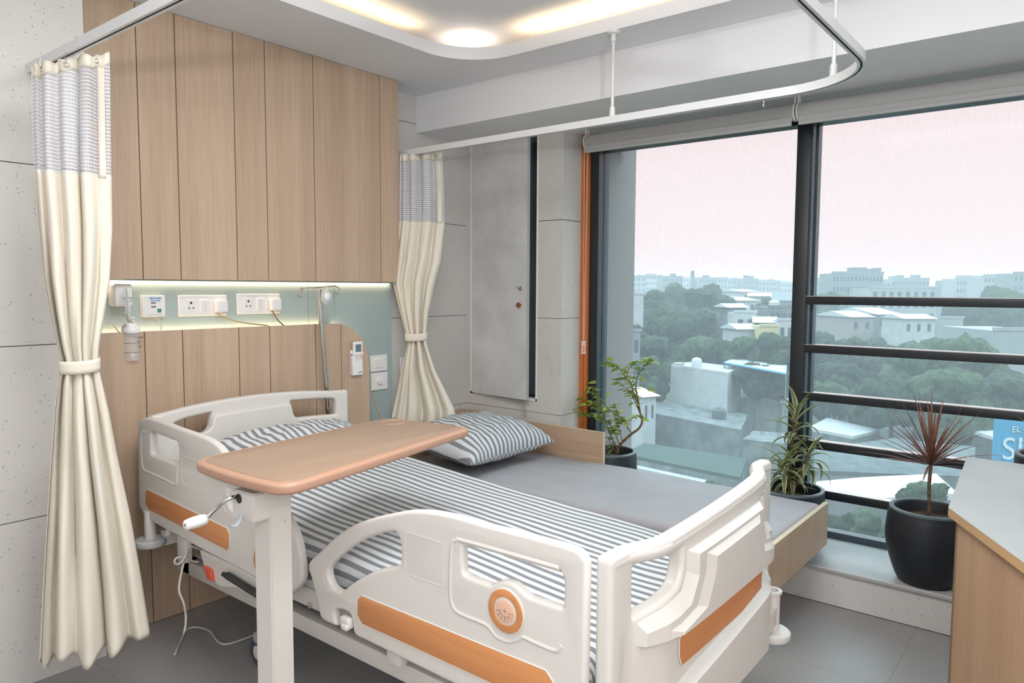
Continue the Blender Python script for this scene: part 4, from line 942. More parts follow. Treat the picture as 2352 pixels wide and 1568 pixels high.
# legs columns at the foot end seen below the footboard
for x in (1.54, 2.26):
    bm = B(); box(bm, x-.04, x+.04, .90, .98, .12, .44, bev=.008); obj('leg', bm, M['steelpaint'], bed)

# ------------------------------------------------------------------ mattress and pillows
MX0, MX1, MY0, MY1, MZ0, MZ1 = 1.425, 2.42, .895, 3.02, .482, .605
def mattress(name, x0, x1, y0, y1, z0, z1, r, m, label, cat, wr, seed, stripes_y=False, raise_fn=None):
    W_, L_ = x1-x0, y1-y0; H = z1-z0
    nu, nv = 120, 200
    def prof(s, w_, h):       # arc-length walk across: up one side, over, down
        tot = 2*h+w_; d = s*tot
        q = r*(1-PI/4)*0
        if d < h: x, z = 0, d
        elif d < h+w_: x, z = d-h, h
        else: x, z = w_, h-(d-h-w_)
        # round the two top corners
        if x < r and z > h-r:
            k = (d-(h-r))/(2*r); a = PI-(PI/2)*k; x, z = r+r*math.cos(a), h-r+r*math.sin(a)
        elif x > w_-r and z > h-r:
            k = (d-(h+w_-r))/(2*r); a = PI/2-(PI/2)*k; x, z = w_-r+r*math.cos(a), h-r+r*math.sin(a)
        return x, z, d
    def f(i, j):
        x, z, dx = prof(i, W_, H); y, zy, dy = prof(j, L_, H)
        zz = min(z, zy); rc = .06
        # ends taper in
        X = x0+x; Y = y0+y
        wv = 0
        if zz > H*.5:
            wv = wr*(fbm(X*2.2+seed, Y*1.3, 0)*.8+fbm(X*7+seed, Y*2.2, 2)*.45+fbm(X*16, Y*4+seed, 5)*.16)
        Z = z0+zz+wv*min(1, (zz/H-.5)*2)
        if raise_fn: Z += raise_fn(X, Y)*(zz/H)
        s = fbm(X*1.5+seed, Y*2.5, 7)*.012+fbm(X*4, Y*7+seed, 9)*.005
        return Vector((X, Y, Z)), (dx+s, dy)
    o = grid_obj(name, nu, nv, f, m, None, smooth=75)
    return tag(o, label, cat)
mattress('mattress', MX0, MX1, MY0, MY1, MZ0, MZ1, .05, M['stripe'], 'hospital bed mattress under a grey and white striped sheet', 'mattress', .010, 3, raise_fn=lambda x, y: max(0, (y-1.1)*.058))
def pillow(name, c, w_, d_, h, rot, m, label, seed, tilt=0, tiltx=0):
    R = Matrix.Rotation(rot, 4, 'Z') @ Matrix.Rotation(tilt, 4, 'X') @ Matrix.Rotation(tiltx, 4, 'Y')
    n = 48; vs, uv, fs = [], [], []
    for side in (1, -1):
        base = len(vs)
        for i in range(n+1):
            for j in range(n+1):
                u, v = -1+2*i/n, -1+2*j/n
                pinch = 1-.07*(1-abs(v)**2)*abs(u)**3; pv = 1-.09*(1-abs(u)**2)*abs(v)**3
                x, y = u*w_/2*pinch, v*d_/2*pv
                t = max(0, (1-abs(u)**2.6)*(1-abs(v)**2.6))**.48
                wr = fbm(u*3+seed, v*3, side)*.016+fbm(u*9+seed, v*6, side+3)*.006
                z = side*h/2*t*(1.0 if side > 0 else .45)+wr*(t**.5)
                vs.append(c+R@Vector((x, y, z))); s = fbm(u*2+seed, v*2, 5)*.014
                uv.append((x+s+1+(.02 if side > 0 else .033), y))
        for i in range(n):
            for j in range(n):
                q = (base+i*(n+1)+j, base+(i+1)*(n+1)+j, base+(i+1)*(n+1)+j+1, base+i*(n+1)+j+1); fs.append(q if side > 0 else q[::-1])
    me = bpy.data.meshes.new(name); me.from_pydata([tuple(v) for v in vs], [], fs); uvset(me, uv); bm = B(); bm.from_mesh(me); bmesh.ops.remove_doubles(bm, verts=bm.verts, dist=.0012); bm.to_mesh(me); bm.free()
    o = link(name, me, m, None, 80); return tag(o, label, 'pillow')
pillow('pillow', Vector((1.95, 2.78, .752)), .80, .46, .20, .0, M['stripe_p'], 'striped pillow lying against the hospital headboard under the overbed table', 4, .22)
pillow('pillow', Vector((3.18, 2.80, .600)), .76, .58, .29, .0, M['stripe_p'], 'striped pillow on the grey day bed beside the stone hatch', 9, .10, .0)

# ------------------------------------------------------------------ day bed
db = thing('day_bed', (3.2, 2.1, 0), 'low oak day bed between the hospital bed and the window', 'day bed')
bm = B(); box(bm, 3.655, 3.675, 2.235, 3.36, .16, .648); obj('side_board', bm, M['oak_x'], db)
bm = B(); box(bm, 3.6548, 3.6752, 2.233, 2.2352, .16, .648); box(bm, 3.655, 3.675, 2.2352, 3.36, .648, .6486); obj('edge_band', bm, mat('pale_edge', (.62, .50, .36), .5), db)
bm = B(); box(bm, 2.78, 3.675, 3.362, 3.383, .10, .66); box(bm, 2.76, 3.676, 3.20, 3.383, .648, .6665); box(bm, 2.76, 2.78, 3.06, 3.38, .02, .648); obj('head_board', bm, M['oak_x'], db)
P0 = on('y', .975, 1765, 1265)
bm = B(); box(bm, 2.862, 3.690, .972, .992, .255, .462); obj('foot_board', bm, M['oak_x'], db)
bm = B(); box(bm, 2.8605, 2.8622, .9715, .9925, .255, .462); obj('edge_band', bm, mat('yellow_edge', (.66, .40, .15), .5), db)
bm = B(); box(bm, 2.862, 3.690, .9715, .9925, .462, .4628); obj('edge_band', bm, bpy.data.materials['pale_edge'], db)
bm = B(); box(bm, 2.87, 3.655, .992, 3.36, .26, .345); obj('bed_box', bm, M['oak_x'], db)
bm = B(); box(bm, 3.05, 3.50, 1.7, 3.3, .0, .26); obj('under_bed_shade', bm, M['gap'], db)  # near-black block stands in for the shade under the day bed
mattress('mattress', 2.872, 3.652, .995, 3.19, .345, .468, .035, M['sheet'], 'thin day bed mattress in a plain grey sheet by the window', 'mattress', .011, 12)
bm = B(); box(bm, 2.77, 2.80, 2.9, 3.1, .02, .60); bm.free()

# ------------------------------------------------------------------ overbed table
ot = thing('overbed_table', (1.13, 1.75, 0), 'overbed table with tan top and crank column standing left of the bed', 'overbed table')
top = [p for p in PX('z', 1.0, [(475, 1060), (477, 1050), (484, 1045), (868, 966), (885, 962), (912, 962), (1058, 978), (1070, 986), (1069, 992), (1052, 1000), (705, 1107), (670, 1115), (640, 1113), (585, 1103), (500, 1078), (480, 1070)])]
a0, a1, a2, a3 = top[0], Vector((1.045, 1.585, 1)), Vector((1.90, 1.69, 1)), Vector((1.80, 2.085, 1))
tp_ = fil([(1.032, 2.018, .07), (1.015, 1.80, .1), (1.035, 1.553, .085), (1.925, 1.722, .045), (1.900, 1.90, .1), (1.862, 2.105, .06)], .05, 8)
plate('table_top', tp_, [], .030, .010, M['lamedge'], ot, 'z', .986, 4)
inner = fil([(1.052, 1.996, .06), (1.040, 1.80, .1), (1.056, 1.580, .075), (1.905, 1.740, .035), (1.880, 1.90, .1), (1.845, 2.085, .05)], .05, 8)
plate('top_surface', inner, [], .004, .0012, M['laminate'], ot, 'z', 1.0005, 1)
p = on('z', 1.002, 900, 969); bm = B(); tube(bm, [(p.x+.045*math.cos(a), p.y-.008+.045*math.sin(a)*.9, 1.002) for a in [i*PI/16 for i in range(32)]], .0022, 6, True); obj('cup_ring', bm, M['lamedge'], ot)
bm = B(); obox(bm, (1.105, 1.815, .955), Vector((1, .11, 0)).normalized(), Vector((-.11, 1, 0)).normalized(), (0, 0, 1), .085, .31, .030, .004); obj('top_bracket', bm, M['steelpaint'], ot)
CX, CY = 1.125, 1.745
ux_, uy_ = Vector((1, .08, 0)).normalized(), Vector((-.08, 1, 0)).normalized()
def cpt(a, b, z): return Vector((CX, CY, 0))+ux_*a+uy_*b+Vector((0, 0, z))
bm = B(); obox(bm, cpt(0, 0, .655), ux_, uy_, (0, 0, 1), .072, .072, .575, .004); obj('outer_column', bm, M['steelpaint'], ot)
bm = B(); obox(bm, cpt(0, 0, .23), ux_, uy_, (0, 0, 1), .056, .056, .36, .003); obj('inner_column', bm, M['steelpaint'], ot)
bm = B(); obox(bm, cpt(-.045, .012, .915), ux_, uy_, (0, 0, 1), .085, .092, .078, .004); gb = obj('gear_box', bm, M['steelpaint'], ot)
ch_ = cpt(-.088, .026, .934)
bm = B(); lathe(bm, [(.013, 0), (.013, -.001), (0, -.001)], ch_, 16, 'x'); obj('crank_hole', bm, M['gap'], gb)
q1, q2, q3 = on('x', ch_.x-.05, 515, 1155), None, None
# crank path in the plane facing the aisle
cpx = [(545, 1139), (532, 1143), (518, 1148), (507, 1157), (490, 1173), (470, 1193)]
cx_ = [ch_.x+.002, ch_.x-.02, ch_.x-.034, ch_.x-.042, ch_.x-.048, ch_.x-.052]
cpts = [on('x', x, *p) for x, p in zip(cx_, cpx)]
bm = B(); tube(bm, cr(cpts, 6, False), .0058, 12); ca_ = obj('crank_arm', bm, M['chrome'], ot)
g0, g1 = on('x', ch_.x-.054, 472, 1192), on('x', ch_.x-.120, 425, 1206)
bm = B(); tube(bm, [g0.lerp(g1, t) for t in (0, .05, .25, .5, .75, .93, 1)], lambda s: .0125+.0035*math.sin(PI*min(1, s*1.1))*1.0-.005*(s > .95), 16); obj('crank_grip', bm, M['white'], ca_)
bm = B(); d_ = (g1-g0).normalized(); tube(bm, [g1, g1+d_*.001], .004, 10); obj('grip_screw', bm, M['chrome'], ca_)
bm = B(); pts = PX('y', CY-.02, [(553, 1180), (548, 1195), (540, 1206), (530, 1208)]); tube(bm, cr(pts, 4, False), .010, 10, flat=.25); obj('release_lever', bm, M['grey'], ot)
bm = B(); s0 = cpt(.0, -.051, .865); tube(bm, [s0, s0+Vector((0, -.001, 0))], .003, 10); s0 = cpt(-.02, -.037, .40); tube(bm, [s0, s0+Vector((0, -.001, 0))], .003, 10); obj('screw', bm, M['chrome'], ot)
bm = B(); box(bm, 1.08, 1.16, 1.40, 2.10, .055, .085, bev=.008); box(bm, 1.10, 1.50, 1.44, 1.49, .058, .082, bev=.006); box(bm, 1.10, 1.50, 2.0, 2.05, .058, .082, bev=.006); obj('base', bm, M['steelpaint'], ot)
for x, y in ((1.12, 1.43), (1.12, 2.07), (1.47, 1.465), (1.47, 2.025)):
    bm = B(); lathe(bm, [(0, -.01), (.024, -.01), (.026, -.006), (.026, .006), (.024, .01), (0, .01)], (x, y, .026), 20, 'x'); tube(bm, [(x, y, .03), (x, y, .06)], .006, 8); obj('castor', bm, M['bluegrey'], ot)

# ------------------------------------------------------------------ drip stand and bagged mask
ds = thing('drip_stand', (2.27, 3.13, 0), 'leaning steel drip stand with curled hooks behind the headboard', 'drip stand')
yp = 3.135
pt0, pt1 = on('y', yp-.02, 732, 664), on('y', yp, 757, 990)
d = (pt1-pt0).normalized(); pb = pt0+d*((pt0.z-.45)/-d.z)
bm = B(); tube(bm, [pt0, pb], .0135, 16); obj('pole', bm, M['chrome'], ds)
bm = B(); tube(bm, [pb, pb+Vector((0, -.04, -.05))], .02, 12); obj('pole_socket', bm, M['steelpaint'], ds)
bm = B(); yh = yp-.022
hp_ = PX('y', yh, [(692, 663), (700, 662), (732, 660), (765, 657), (770, 656.5)]); tube(bm, cr(hp_, 5, False), .0033, 8)
tube(bm, cr(PX('y', yh, [(693, 663), (687, 667), (684, 673), (686, 680), (691, 682), (696, 679), (697, 672), (694, 664), (692, 659)]), 6, False), .0033, 8)
tube(bm, cr(PX('y', yh, [(770, 657), (777, 660), (780, 666), (778, 673), (773, 675), (769, 671), (768, 664), (768, 655)]), 6, False), .0033, 8); obj('hook_bar', bm, M['chrome'], ds)
bg_ = thing('mask_bag', on('y', yh-.015, 749, 690), 'clear bag with a white cup mask hanging on the drip stand hook bar', 'mask bag')
oc = v2(xz(yh-.03, [(749, 654), (753, 664), (761, 675), (762, 681), (756, 693), (748, 700), (738, 692), (736, 686), (738, 672), (745, 664)]))
plate('bag', oc, [], .016, .006, M['bag'], bg_, 'y', yh-.03, 3)
c = on('y', yh-.03, 749, 680); bm = B(); bmesh.ops.create_uvsphere(bm, u_segments=20, v_segments=12, radius=1)
for v in bm.verts: v.co = Vector((c.x+v.co.x*.021, yh-.038+v.co.y*.012, c.z+v.co.z*.026*(1-.25*v.co.z*(v.co.z > 0))))
obj('cup_mask', bm, M['maskw'], bg_)

# ------------------------------------------------------------------ cords on the floor by the bed
cable('bed_cable', [on('y', 2.75, 470, 1266), on('y', 2.75, 445, 1256), on('y', 2.75, 432, 1257), on('y', 2.75, 426, 1270), on('y', 2.75, 424, 1285), on('y', 2.74, 420, 1300), on('y', 2.72, 411, 1352), on('y', 2.70, 422, 1385), on('y', 2.70, 427, 1420), on('y', 2.66, 422, 1455)]+[on('z', .006, 410, 1482), on('z', .006, 401, 1502)], .0042, M['cord'], 'grey cable hanging from under the bed head to the floor', n=8)
cable('bed_cable', [on('y', 2.74, 456, 1290), on('y', 2.74, 440, 1288), on('y', 2.73, 424, 1281), on('y', 2.73, 408, 1280), on('y', 2.73, 401, 1288), on('y', 2.73, 404, 1295), on('y', 2.73, 415, 1292), on('y', 2.73, 424, 1280), on('y', 2.73, 431, 1262)], .0040, M['cord'], 'small grey cable loop beside the red bed release')
cable('bed_cable', [on('z', .006, *p) for p in ((404, 1498), (418, 1468), (427, 1448), (445, 1440), (470, 1444), (485, 1452), (495, 1467), (510, 1478), (530, 1477), (560, 1467), (600, 1452))], .0042, M['cord'], 'grey cable snaking over the floor tiles to the table column')
cable('hatch_cable', PX('x', XW-.02, [(1192, 912), (1198, 924), (1204, 934), (1206, 945), (1206, 956)]), .004, M['cordtan'], 'pale cable hanging out below the stone hatch')
cable('hatch_cable', PX('x', XW-.03, [(1188, 911), (1194, 920), (1199, 932), (1200, 945), (1199, 956)]), .003, M['cord'], 'thin grey cable beside the pale one below the stone hatch')

# ------------------------------------------------------------------ roller blinds
def blind(y0, y1, label, chain):
    t = thing('roller_blind', (3.84, (y0+y1)/2, 2.4), label, 'roller blind')
    zc, xc, r = 2.392, 3.83, .042
    bm = B(); n = 24; tube(bm, [(xc, y0+.006, zc), (xc, y1-.006, zc)], r, 28); obj('fabric_roll', bm, M['blindf'], t)
    bm = B(); box(bm, xc-.034, xc-.031, y0+.012, y1-.012, zc-.055, zc-.028); box(bm, xc-.041, xc-.024, y0+.012, y1-.012, zc-.072, zc-.052, bev=.005, seg=3); obj('bottom_bar', bm, M['blindf'], t)
    bm = B()
    for y in (y0+.003, y1-.003): lathe(bm, [(0, -.003), (r+.004, -.003), (r+.004, .003), (0, .003)], (xc, y, zc), 24, 'y'); box(bm, xc-.02, xc+.02, y-.002, y+.002, zc, ZB)
    obj('end_bracket', bm, M['white'], t)
    if chain:
        for k_, dx in enumerate((-.030, .006)):
            top_ = Vector((xc+dx, y1-.003, zc-.03)); bot = Vector((xc-.014+.006*k_, y1-.003, 1.165)); bm = B(); L_ = (top_-bot).length; nb = int(L_/.0075)
            for i in range(nb+1):
                p = top_.lerp(bot, i/nb); s = .0023; bmesh.ops.create_icosphere(bm, subdivisions=1, radius=s, matrix=Matrix.Translation(p))
            tube(bm, [top_, bot], .0008, 4); obj('bead_chain', bm, M['white'], t)
        c = Vector((xc-.012, y1-.003, 1.13)); d_ = Vector((.60, -.80, 0))
        bm = B(); obox(bm, c, d_, Vector((d_.y, -d_.x, 0)), (0, 0, 1), .026, .008, .078, .003); w_ = obj('chain_weight', bm, M['clear'], t)
        bm = B(); nn = Vector((-.80, -.60, 0)); obox(bm, c+nn*.0046+Vector((0, 0, -.008)), d_, nn, (0, 0, 1), .011, .0008, .034); lb = obj('red_label', bm, M['redlab'], w_)
        Rm = Matrix((Vector((0, 0, -1)), -d_*-1*-1, nn)).transposed(); Rm = Matrix.Identity(3)
        Rm.col[0] = Vector((0, 0, -1)); Rm.col[2] = nn; Rm.col[1] = nn.cross(Vector((0, 0, -1)))
        text('label_mark', 'A-one', .0085, c+nn*.0054+Vector((0, 0, -.008)), Rm, M['white'], w_)
blind(1.232, 2.49, 'rolled-up grey roller blind with bead chain, above the fixed pane', True)
blind(-1.35, 1.222, 'rolled-up grey roller blind above the pane with the safety rails', False)

# ------------------------------------------------------------------ desk
dk = thing('desk', (3.2, -.3, 0), 'oak desk with a pale top cutting in at the right edge', 'desk')
ZD = .80
A_, B_, C_, D_ = on('z', ZD, 2178, 1165), on('z', ZD, 2221, 1048), on('z', ZD, 2352, 1292), on('z', ZD, 2352, 1066)
e1 = (C_-A_).normalized(); e2 = (D_-B_).normalized()
A2 = A_+e1*1.6; B2 = B_+e2*1.6
bm = B(); ptsd = [A_, A2, B2, B_]
def prism(bm, pts, z0, z1):
    a = [bm.verts.new((p.x, p.y, z0)) for p in pts]; b = [bm.verts.new((p.x, p.y, z1)) for p in pts]
    bm.faces.new(a[::-1]); bm.faces.new(b); n = len(pts)
    for i in range(n): bm.faces.new((a[i], a[(i+1) % n], b[(i+1) % n], b[i]))
    bmesh.ops.recalc_face_normals(bm, faces=bm.faces)
prism(bm, ptsd, ZD-.001, ZD); obj('desk_top_laminate', bm, M['quartz'], dk)
bm = B(); prism(bm, ptsd, ZD-.028, ZD-.001); obj('desk_top', bm, M['edge'], dk)
# end panel under the top
n1 = Vector((-e1.y, e1.x, 0)); 
if (B_-A_).dot(n1) < 0: n1 = -n1
bz = on('z', 0, 2172, 1568)
S0 = A_+e1*.018+n1*.018; S1 = S0+e1*1.5
bm = B(); prism(bm, [S0, S1, S1+n1*.018, S0+n1*.018], .0, ZD-.028); prism(bm, [S0, S0+n1*.55+e1*.0, S0+n1*.55+e1*.018, S0+e1*.018], .0, ZD-.028); obj('side_panel', bm, M['oak_d'], dk)

# ------------------------------------------------------------------ potted plants
def pot(name, c, rt, rb, rm, z0, z1, label, cat, wall=.02):
    t = thing(name, (c.x, c.y, z0), label, cat)
    h = z1-z0; prof = [(0, 0), (rb*.92, 0), (rb, .01)]
    for i in range(1, 12):
        s = i/12; prof.append((rb+(rm-rb)*math.sin(min(1, s*1.5)*PI/2) if s < .66 else rm+(rt-rm)*((s-.66)/.34)**1.5, s*h))
    prof += [(rt, h-.012), (rt, h-.004), (rt-.004, h), (rt-wall+.003, h), (rt-wall, h-.006), (rt-wall-.003, h-.06), (rt-wall-.01, h-.075), (0, h-.075)]
    bm = B(); lathe(bm, [(r, z0+z) for r, z in prof], (c.x, c.y, 0), 56)
    me_o = obj('pot', bm, M['pot'], t, 50)
    bm = B(); lathe(bm, [(rt+.0006, z1-.010), (rt+.0006, z1-.002), (rt-.004, z1+.0008), (rt-wall+.003, z1+.0008), (rt-wall-.0006, z1-.008)], (c.x, c.y, 0), 56, cap=False); obj('pot_rim', bm, M['potrim'], me_o)
    bm = B(); lathe(bm, [(0, z1-.045), (rt*.3, z1-.048), (rt-wall-.004, z1-.055)], (c.x, c.y, 0), 40)
    for v in bm.verts: v.co.z += fbm(v.co.x*30, v.co.y*30, 0)*.008
    obj('soil', bm, M['soil'], t); return t
def leaf(bm, uvl, base, d, up, L_, W_, fold=.25, droop=.3, n=5):
    d = d.normalized(); s = d.cross(up).normalized(); nrm = s.cross(d).normalized(); rows = []
    for i in range(n+1):
        t = i/n; w_ = W_*math.sin(PI*min(1, t**.75*.97+.03))**.8 if 0 < i < n else .0006
        p = base+d*L_*t-Vector((0, 0, 1))*droop*L_*t*t
        rows.append((bm.verts.new(p-s*w_/2+nrm*fold*w_/2), bm.verts.new(p), bm.verts.new(p+s*w_/2+nrm*fold*w_/2)))
    for a, b in zip(rows, rows[1:]):
        for q, us in (((a[0], a[1], b[1], b[0]), (1, 0, 0, 1)), ((a[1], a[2], b[2], b[1]), (0, 1, 1, 0))):
            f = bm.faces.new(q); f.smooth = True
            for lp, u in zip(f.loops, us): lp[uvl].uv = (u, 0)
def strap(bm, uvl, base, az, el, L_, W_, curl, n=9, tw=0, taper=1.0):
    d = Vector((math.cos(az)*math.cos(el), math.sin(az)*math.cos(el), math.sin(el))); p = base.copy(); rows = []
    side = Vector((-math.sin(az), math.cos(az), 0)); e = el
    for i in range(n+1):
        t = i/n; dd = Vector((math.cos(az)*math.cos(e), math.sin(az)*math.cos(e), math.sin(e))); nr = side.cross(dd)*-1
        w_ = W_*(.45+.55*math.sin(PI*min(t*1.3, .5)))*(1-t**2.2*taper) + .0005
        rows.append((bm.verts.new(p-side*w_/2+nr*w_*.18), bm.verts.new(p), bm.verts.new(p+side*w_/2+nr*w_*.18)))
        p = p+dd*L_/n; e -= curl/n*(.4+1.2*t)
    for a, b in zip(rows, rows[1:]):
        for q, us in (((a[0], a[1], b[1], b[0]), (1, 0, 0, 1)), ((a[1], a[2], b[2], b[1]), (0, 1, 1, 0))):
            f = bm.faces.new(q); f.smooth = True
            for lp, u in zip(f.loops, us): lp[uvl].uv = (u, 0)
# shrub by the orange post
zr = .50; pc = Vector((3.80, 2.02, 0)); c1_ = on('z', zr, 1398, 1033); pc = Vector((c1_.x, c1_.y, 0))
p1 = pot('potted_shrub', pc, .168, .13, .176, .18, zr, 'leafy green shrub in a charcoal pot beside the orange post', 'potted plant')
PLX = pc.x
def PP(px, py, dx=0): return on('x', PLX+dx, px, py)
bm = B()
stems = [([(1417, 1040), (1424, 1022), (1437, 1008), (1452, 995), (1466, 985), (1474, 972), (1474, 958), (1470, 948)], .009, .006), 
 ([(1470, 950), (1466, 930), (1456, 905), (1449, 880), (1438, 870), (1428, 852), (1415, 842), (1402, 836), (1394, 832)], .005, .0018),
 ([(1471, 950), (1467, 925), (1462, 900), (1461, 880), (1466, 862), (1476, 845), (1487, 832), (1490, 826)], .005, .0015),
 ([(1470, 948), (1462, 930), (1450, 905), (1438, 893), (1425, 880), (1420, 872)], .004, .0015),
 ([(1452, 996), (1440, 980), (1425, 958), (1405, 945), (1390, 932), (1375, 915), (1365, 900), (1358, 890)], .004, .0016),
 ([(1424, 1025), (1415, 1000), (1405, 980), (1390, 965), (1370, 960), (1350, 952), (1335, 948)], .0035, .0014),
 ([(1420, 1036), (1408, 1010), (1398, 990), (1392, 970), (1385, 950), (1372, 938), (1355, 925), (1340, 915)], .0035, .0014),
 ([(1430, 1018), (1425, 990), (1418, 968), (1420, 950), (1412, 930)], .003, .0012),
 ([(1415, 1040), (1404, 1020), (1397, 1005)], .003, .002), ([(1438, 870), (1443, 850), (1452, 838), (1462, 832)], .0025, .0012), ([(1474, 962), (1462, 955), (1440, 968), (1420, 967)], .0022, .0012)]
ends = []
for k_, (pp, ra, rb_) in enumerate(stems):
    q = [PP(x, y, (0 if k_ == 0 else (math.sin(k_*2.1)*.06*i/len(pp)))) for i, (x, y) in enumerate(pp)]; c_ = cr(q, 4, False)
    tube(bm, c_, (lambda s, a=ra, b=rb_: a+(b-a)*s), 8)
    if k_: ends.append((c_, rb_))
obj('stem', bm, M['bark'], p1)
bm = B(); uvl = bm.loops.layers.uv.new('UVMap'); rnd = random.Random(5)
for c_, _ in ends:
    n_l = max(10, int(len(c_)*1.7))
    for i in range(n_l):
        t = .22+.78*i/n_l; p = c_[min(len(c_)-1, int(t*(len(c_)-1)))]; az = rnd.uniform(0, 2*PI); el = rnd.uniform(-.2, .6)
        d = Vector((math.cos(az)*math.cos(el), math.sin(az)*math.cos(el), math.sin(el))); L_ = rnd.uniform(.028, .062)*(1 if rnd.random() > .3 else .6)
        leaf(bm, uvl, p+d*.008, d, Vector((rnd.uniform(-.4, .4), rnd.uniform(-.4, .4), 1)), L_, L_*rnd.uniform(.5, .68), .2, rnd.uniform(.0, .5))
    p = c_[-1]
    for i in range(4):
        az = i*1.6+rnd.uniform(0, 1); d = Vector((math.cos(az), math.sin(az), rnd.uniform(0, .7))); leaf(bm, uvl, p, d, Vector((0, 0, 1)), rnd.uniform(.035, .06), rnd.uniform(.02, .036), .2, .25)
for px, py, L_, W_, dx_, dy_ in ((1385, 840, .055, .036, .2, .9), (1345, 902, .06, .045, .2, .9), (1340, 930, .075, .035, -.2, .9), (1322, 940, .06, .02, 0, 1), (1495, 895, .055, .028, 0, -.9), (1490, 835, .05, .02, 0, -.8), (1480, 962, .06, .03, 0, -.9), (1400, 825, .06, .03, .1, -.6), (1360, 880, .07, .04, .1, .6), (1340, 985-30, .07, .035, 0, .8), (1398, 905, .045, .025, 0, -.8)):
    leaf(bm, uvl, PP(px+8*(-1 if dy_ < 0 else 1), py, 0), Vector((dx_, dy_, .15)), Vector((-.5, -.3, .8)), L_, W_, .15, .35, 6)
obj('foliage', bm, M['leaf'], p1)
# variegated dracaena
c2_ = on('z', .462, 1812, 1118); pc = Vector((c2_.x, c2_.y, 0))
wpot = abs((on('x', pc.x, 1880, 1118).y-pc.y))*.85
p2 = pot('potted_dracaena', pc, .174, .135, .180, .18, .462, 'variegated yellow-edged dracaena in a charcoal pot behind the footboard', 'potted plant')
bm = B(); bm2 = B(); uvl = bm2.loops.layers.uv.new('UVMap'); rnd = random.Random(8)
base = Vector((pc.x+.02, pc.y-.0, .42))
def stalk(pts, r): tube(bm, cr(pts, 5, False), r, 8)
topP = on('x', pc.x, 1828, 950); midP = on('x', pc.x, 1818, 1030)
s1_ = [base, Vector((pc.x, midP.y, midP.z)), Vector((pc.x, topP.y, topP.z))]; stalk(s1_, .007)
t2 = on('x', pc.x-.05, 1858, 1035); s2_ = [base+Vector((.01, -.01, 0)), base.lerp(t2, .5)+Vector((0, -.02, .03)), t2]; stalk(s2_, .006)
t3 = on('x', pc.x-.06, 1800, 1060); s3_ = [base, base.lerp(t3, .6)+Vector((0, .01, .02)), t3]; stalk(s3_, .006)
t4 = on('x', pc.x+.05, 1815, 1090); 
def crown(p, n, Lr, W_, e0, e1, curl, droplow=0):
    for i in range(n):
        az = i*2.399+rnd.uniform(-.3, .3); f = i/n; el = e0+(e1-e0)*f+rnd.uniform(-.12, .12)
        strap(bm2, uvl, p-Vector((0, 0, droplow*(1-f))), az, el, rnd.uniform(*Lr), W_*rnd.uniform(.8, 1.15), curl*(1.25-f*.8)*rnd.uniform(.8, 1.2), taper=.95)
crown(topP+Vector((0, 0, .02)), 17, (.14, .21), .034, .0, 1.40, 1.7, .16)
crown(t2, 15, (.12, .18), .028, -.2, 1.0, 2.4, .10)
crown(t3, 16, (.13, .19), .030, -.1, 1.0, 2.5, .09)
crown(midP+Vector((0, 0, -.02)), 14, (.14, .20), .030, -.1, .9, 2.5, .10)
crown(t4, 12, (.12, .17), .028, .1, .9, 2.6, .05)
obj('stem', bm, M['bark'], p2); obj('foliage', bm2, M['varieg'], p2)
# red-edged dracaena
c3_ = on('z', .52, 2133, 1166); pc = Vector((c3_.x, c3_.y, 0))
p3 = pot('potted_dracaena', pc, .158, .115, .172, .18, .52, 'purple-leaved spiky dracaena in a round charcoal pot beside the desk', 'potted plant')
bm = B(); h1 = on('x', pc.x, 2136, 1182); h2 = on('x', pc.x, 2138, 1070)
tube(bm, cr([Vector((pc.x, h1.y, .465)), on('x', pc.x, 2134, 1120), h2], 5, False), .0075, 10)
obj('stem', bm, M['bark'], p3)
bm2 = B(); uvl = bm2.loops.layers.uv.new('UVMap'); rnd = random.Random(21)
for i in range(52):
    az = i*2.399+rnd.uniform(-.2, .2); f = i/52; el = .12+1.3*f+rnd.uniform(-.12, .12)
    strap(bm2, uvl, h2+Vector((0, 0, .028*f+.0)), az, min(1.5, el), rnd.uniform(.22, .34), .0145, rnd.uniform(.05, .5)*(1.3-f), n=7, taper=1)
obj('foliage', bm2, M['purple'], p3)
# fourth pot, mostly behind the desk
p4c = on('x', 3.78, 2330, 1040); pc = Vector((3.78, p4c.y-.16, 0))
p4 = pot('potted_dracaena', pc, .16, .125, .165, .18, p4c.z+.01, 'charcoal pot with a narrow-leaved plant, cut by the right edge behind the desk', 'potted plant')
bm2 = B(); uvl = bm2.loops.layers.uv.new('UVMap')
for i in range(22): strap(bm2, uvl, Vector((pc.x, pc.y, p4c.z-.02)), i*2.4, .5+.9*i/22, rnd.uniform(.2, .42), .016, .5, taper=1)
obj('foliage', bm2, M['leaf'], p4)
# ------------------------------------------------------------------ the city outside, ground about 18 m below
GZ = -18.0
def cm(name, c, r=.85): return mat(name, c, r, spec=.2)
M['wall_w'] = cm('white_render', (.36, .365, .375)); add_noise(M['wall_w'], (.33, .335, .345), (.385, .39, .40), .8, 5)
M['wall_g'] = cm('grey_render', (.12, .13, .135)); add_noise(M['wall_g'], (.09, .10, .105), (.16, .17, .17), .7, 6)
M['wall_p'] = cm('pinkish_render', (.24, .21, .205)); M['wall_b'] = cm('bluish_render', (.17, .185, .195)); M['wall_c'] = cm('pale_render', (.26, .27, .275))
M['wall_y'] = cm('cream_wall', (.46, .39, .22))
M['sheet_w'] = cm('white_roof_sheet', (.40, .415, .43), .5); M['sheet_bl'] = cm('blue_roof_trim', (.08, .26, .42))
M['roof_gr'] = cm('green_roof_sheet', (.042, .060, .053)); M['roof_dk'] = cm('dark_grey_roof', (.07, .08, .085)); add_noise(M['roof_dk'], (.06, .07, .075), (.10, .11, .115), 1.2, 5)
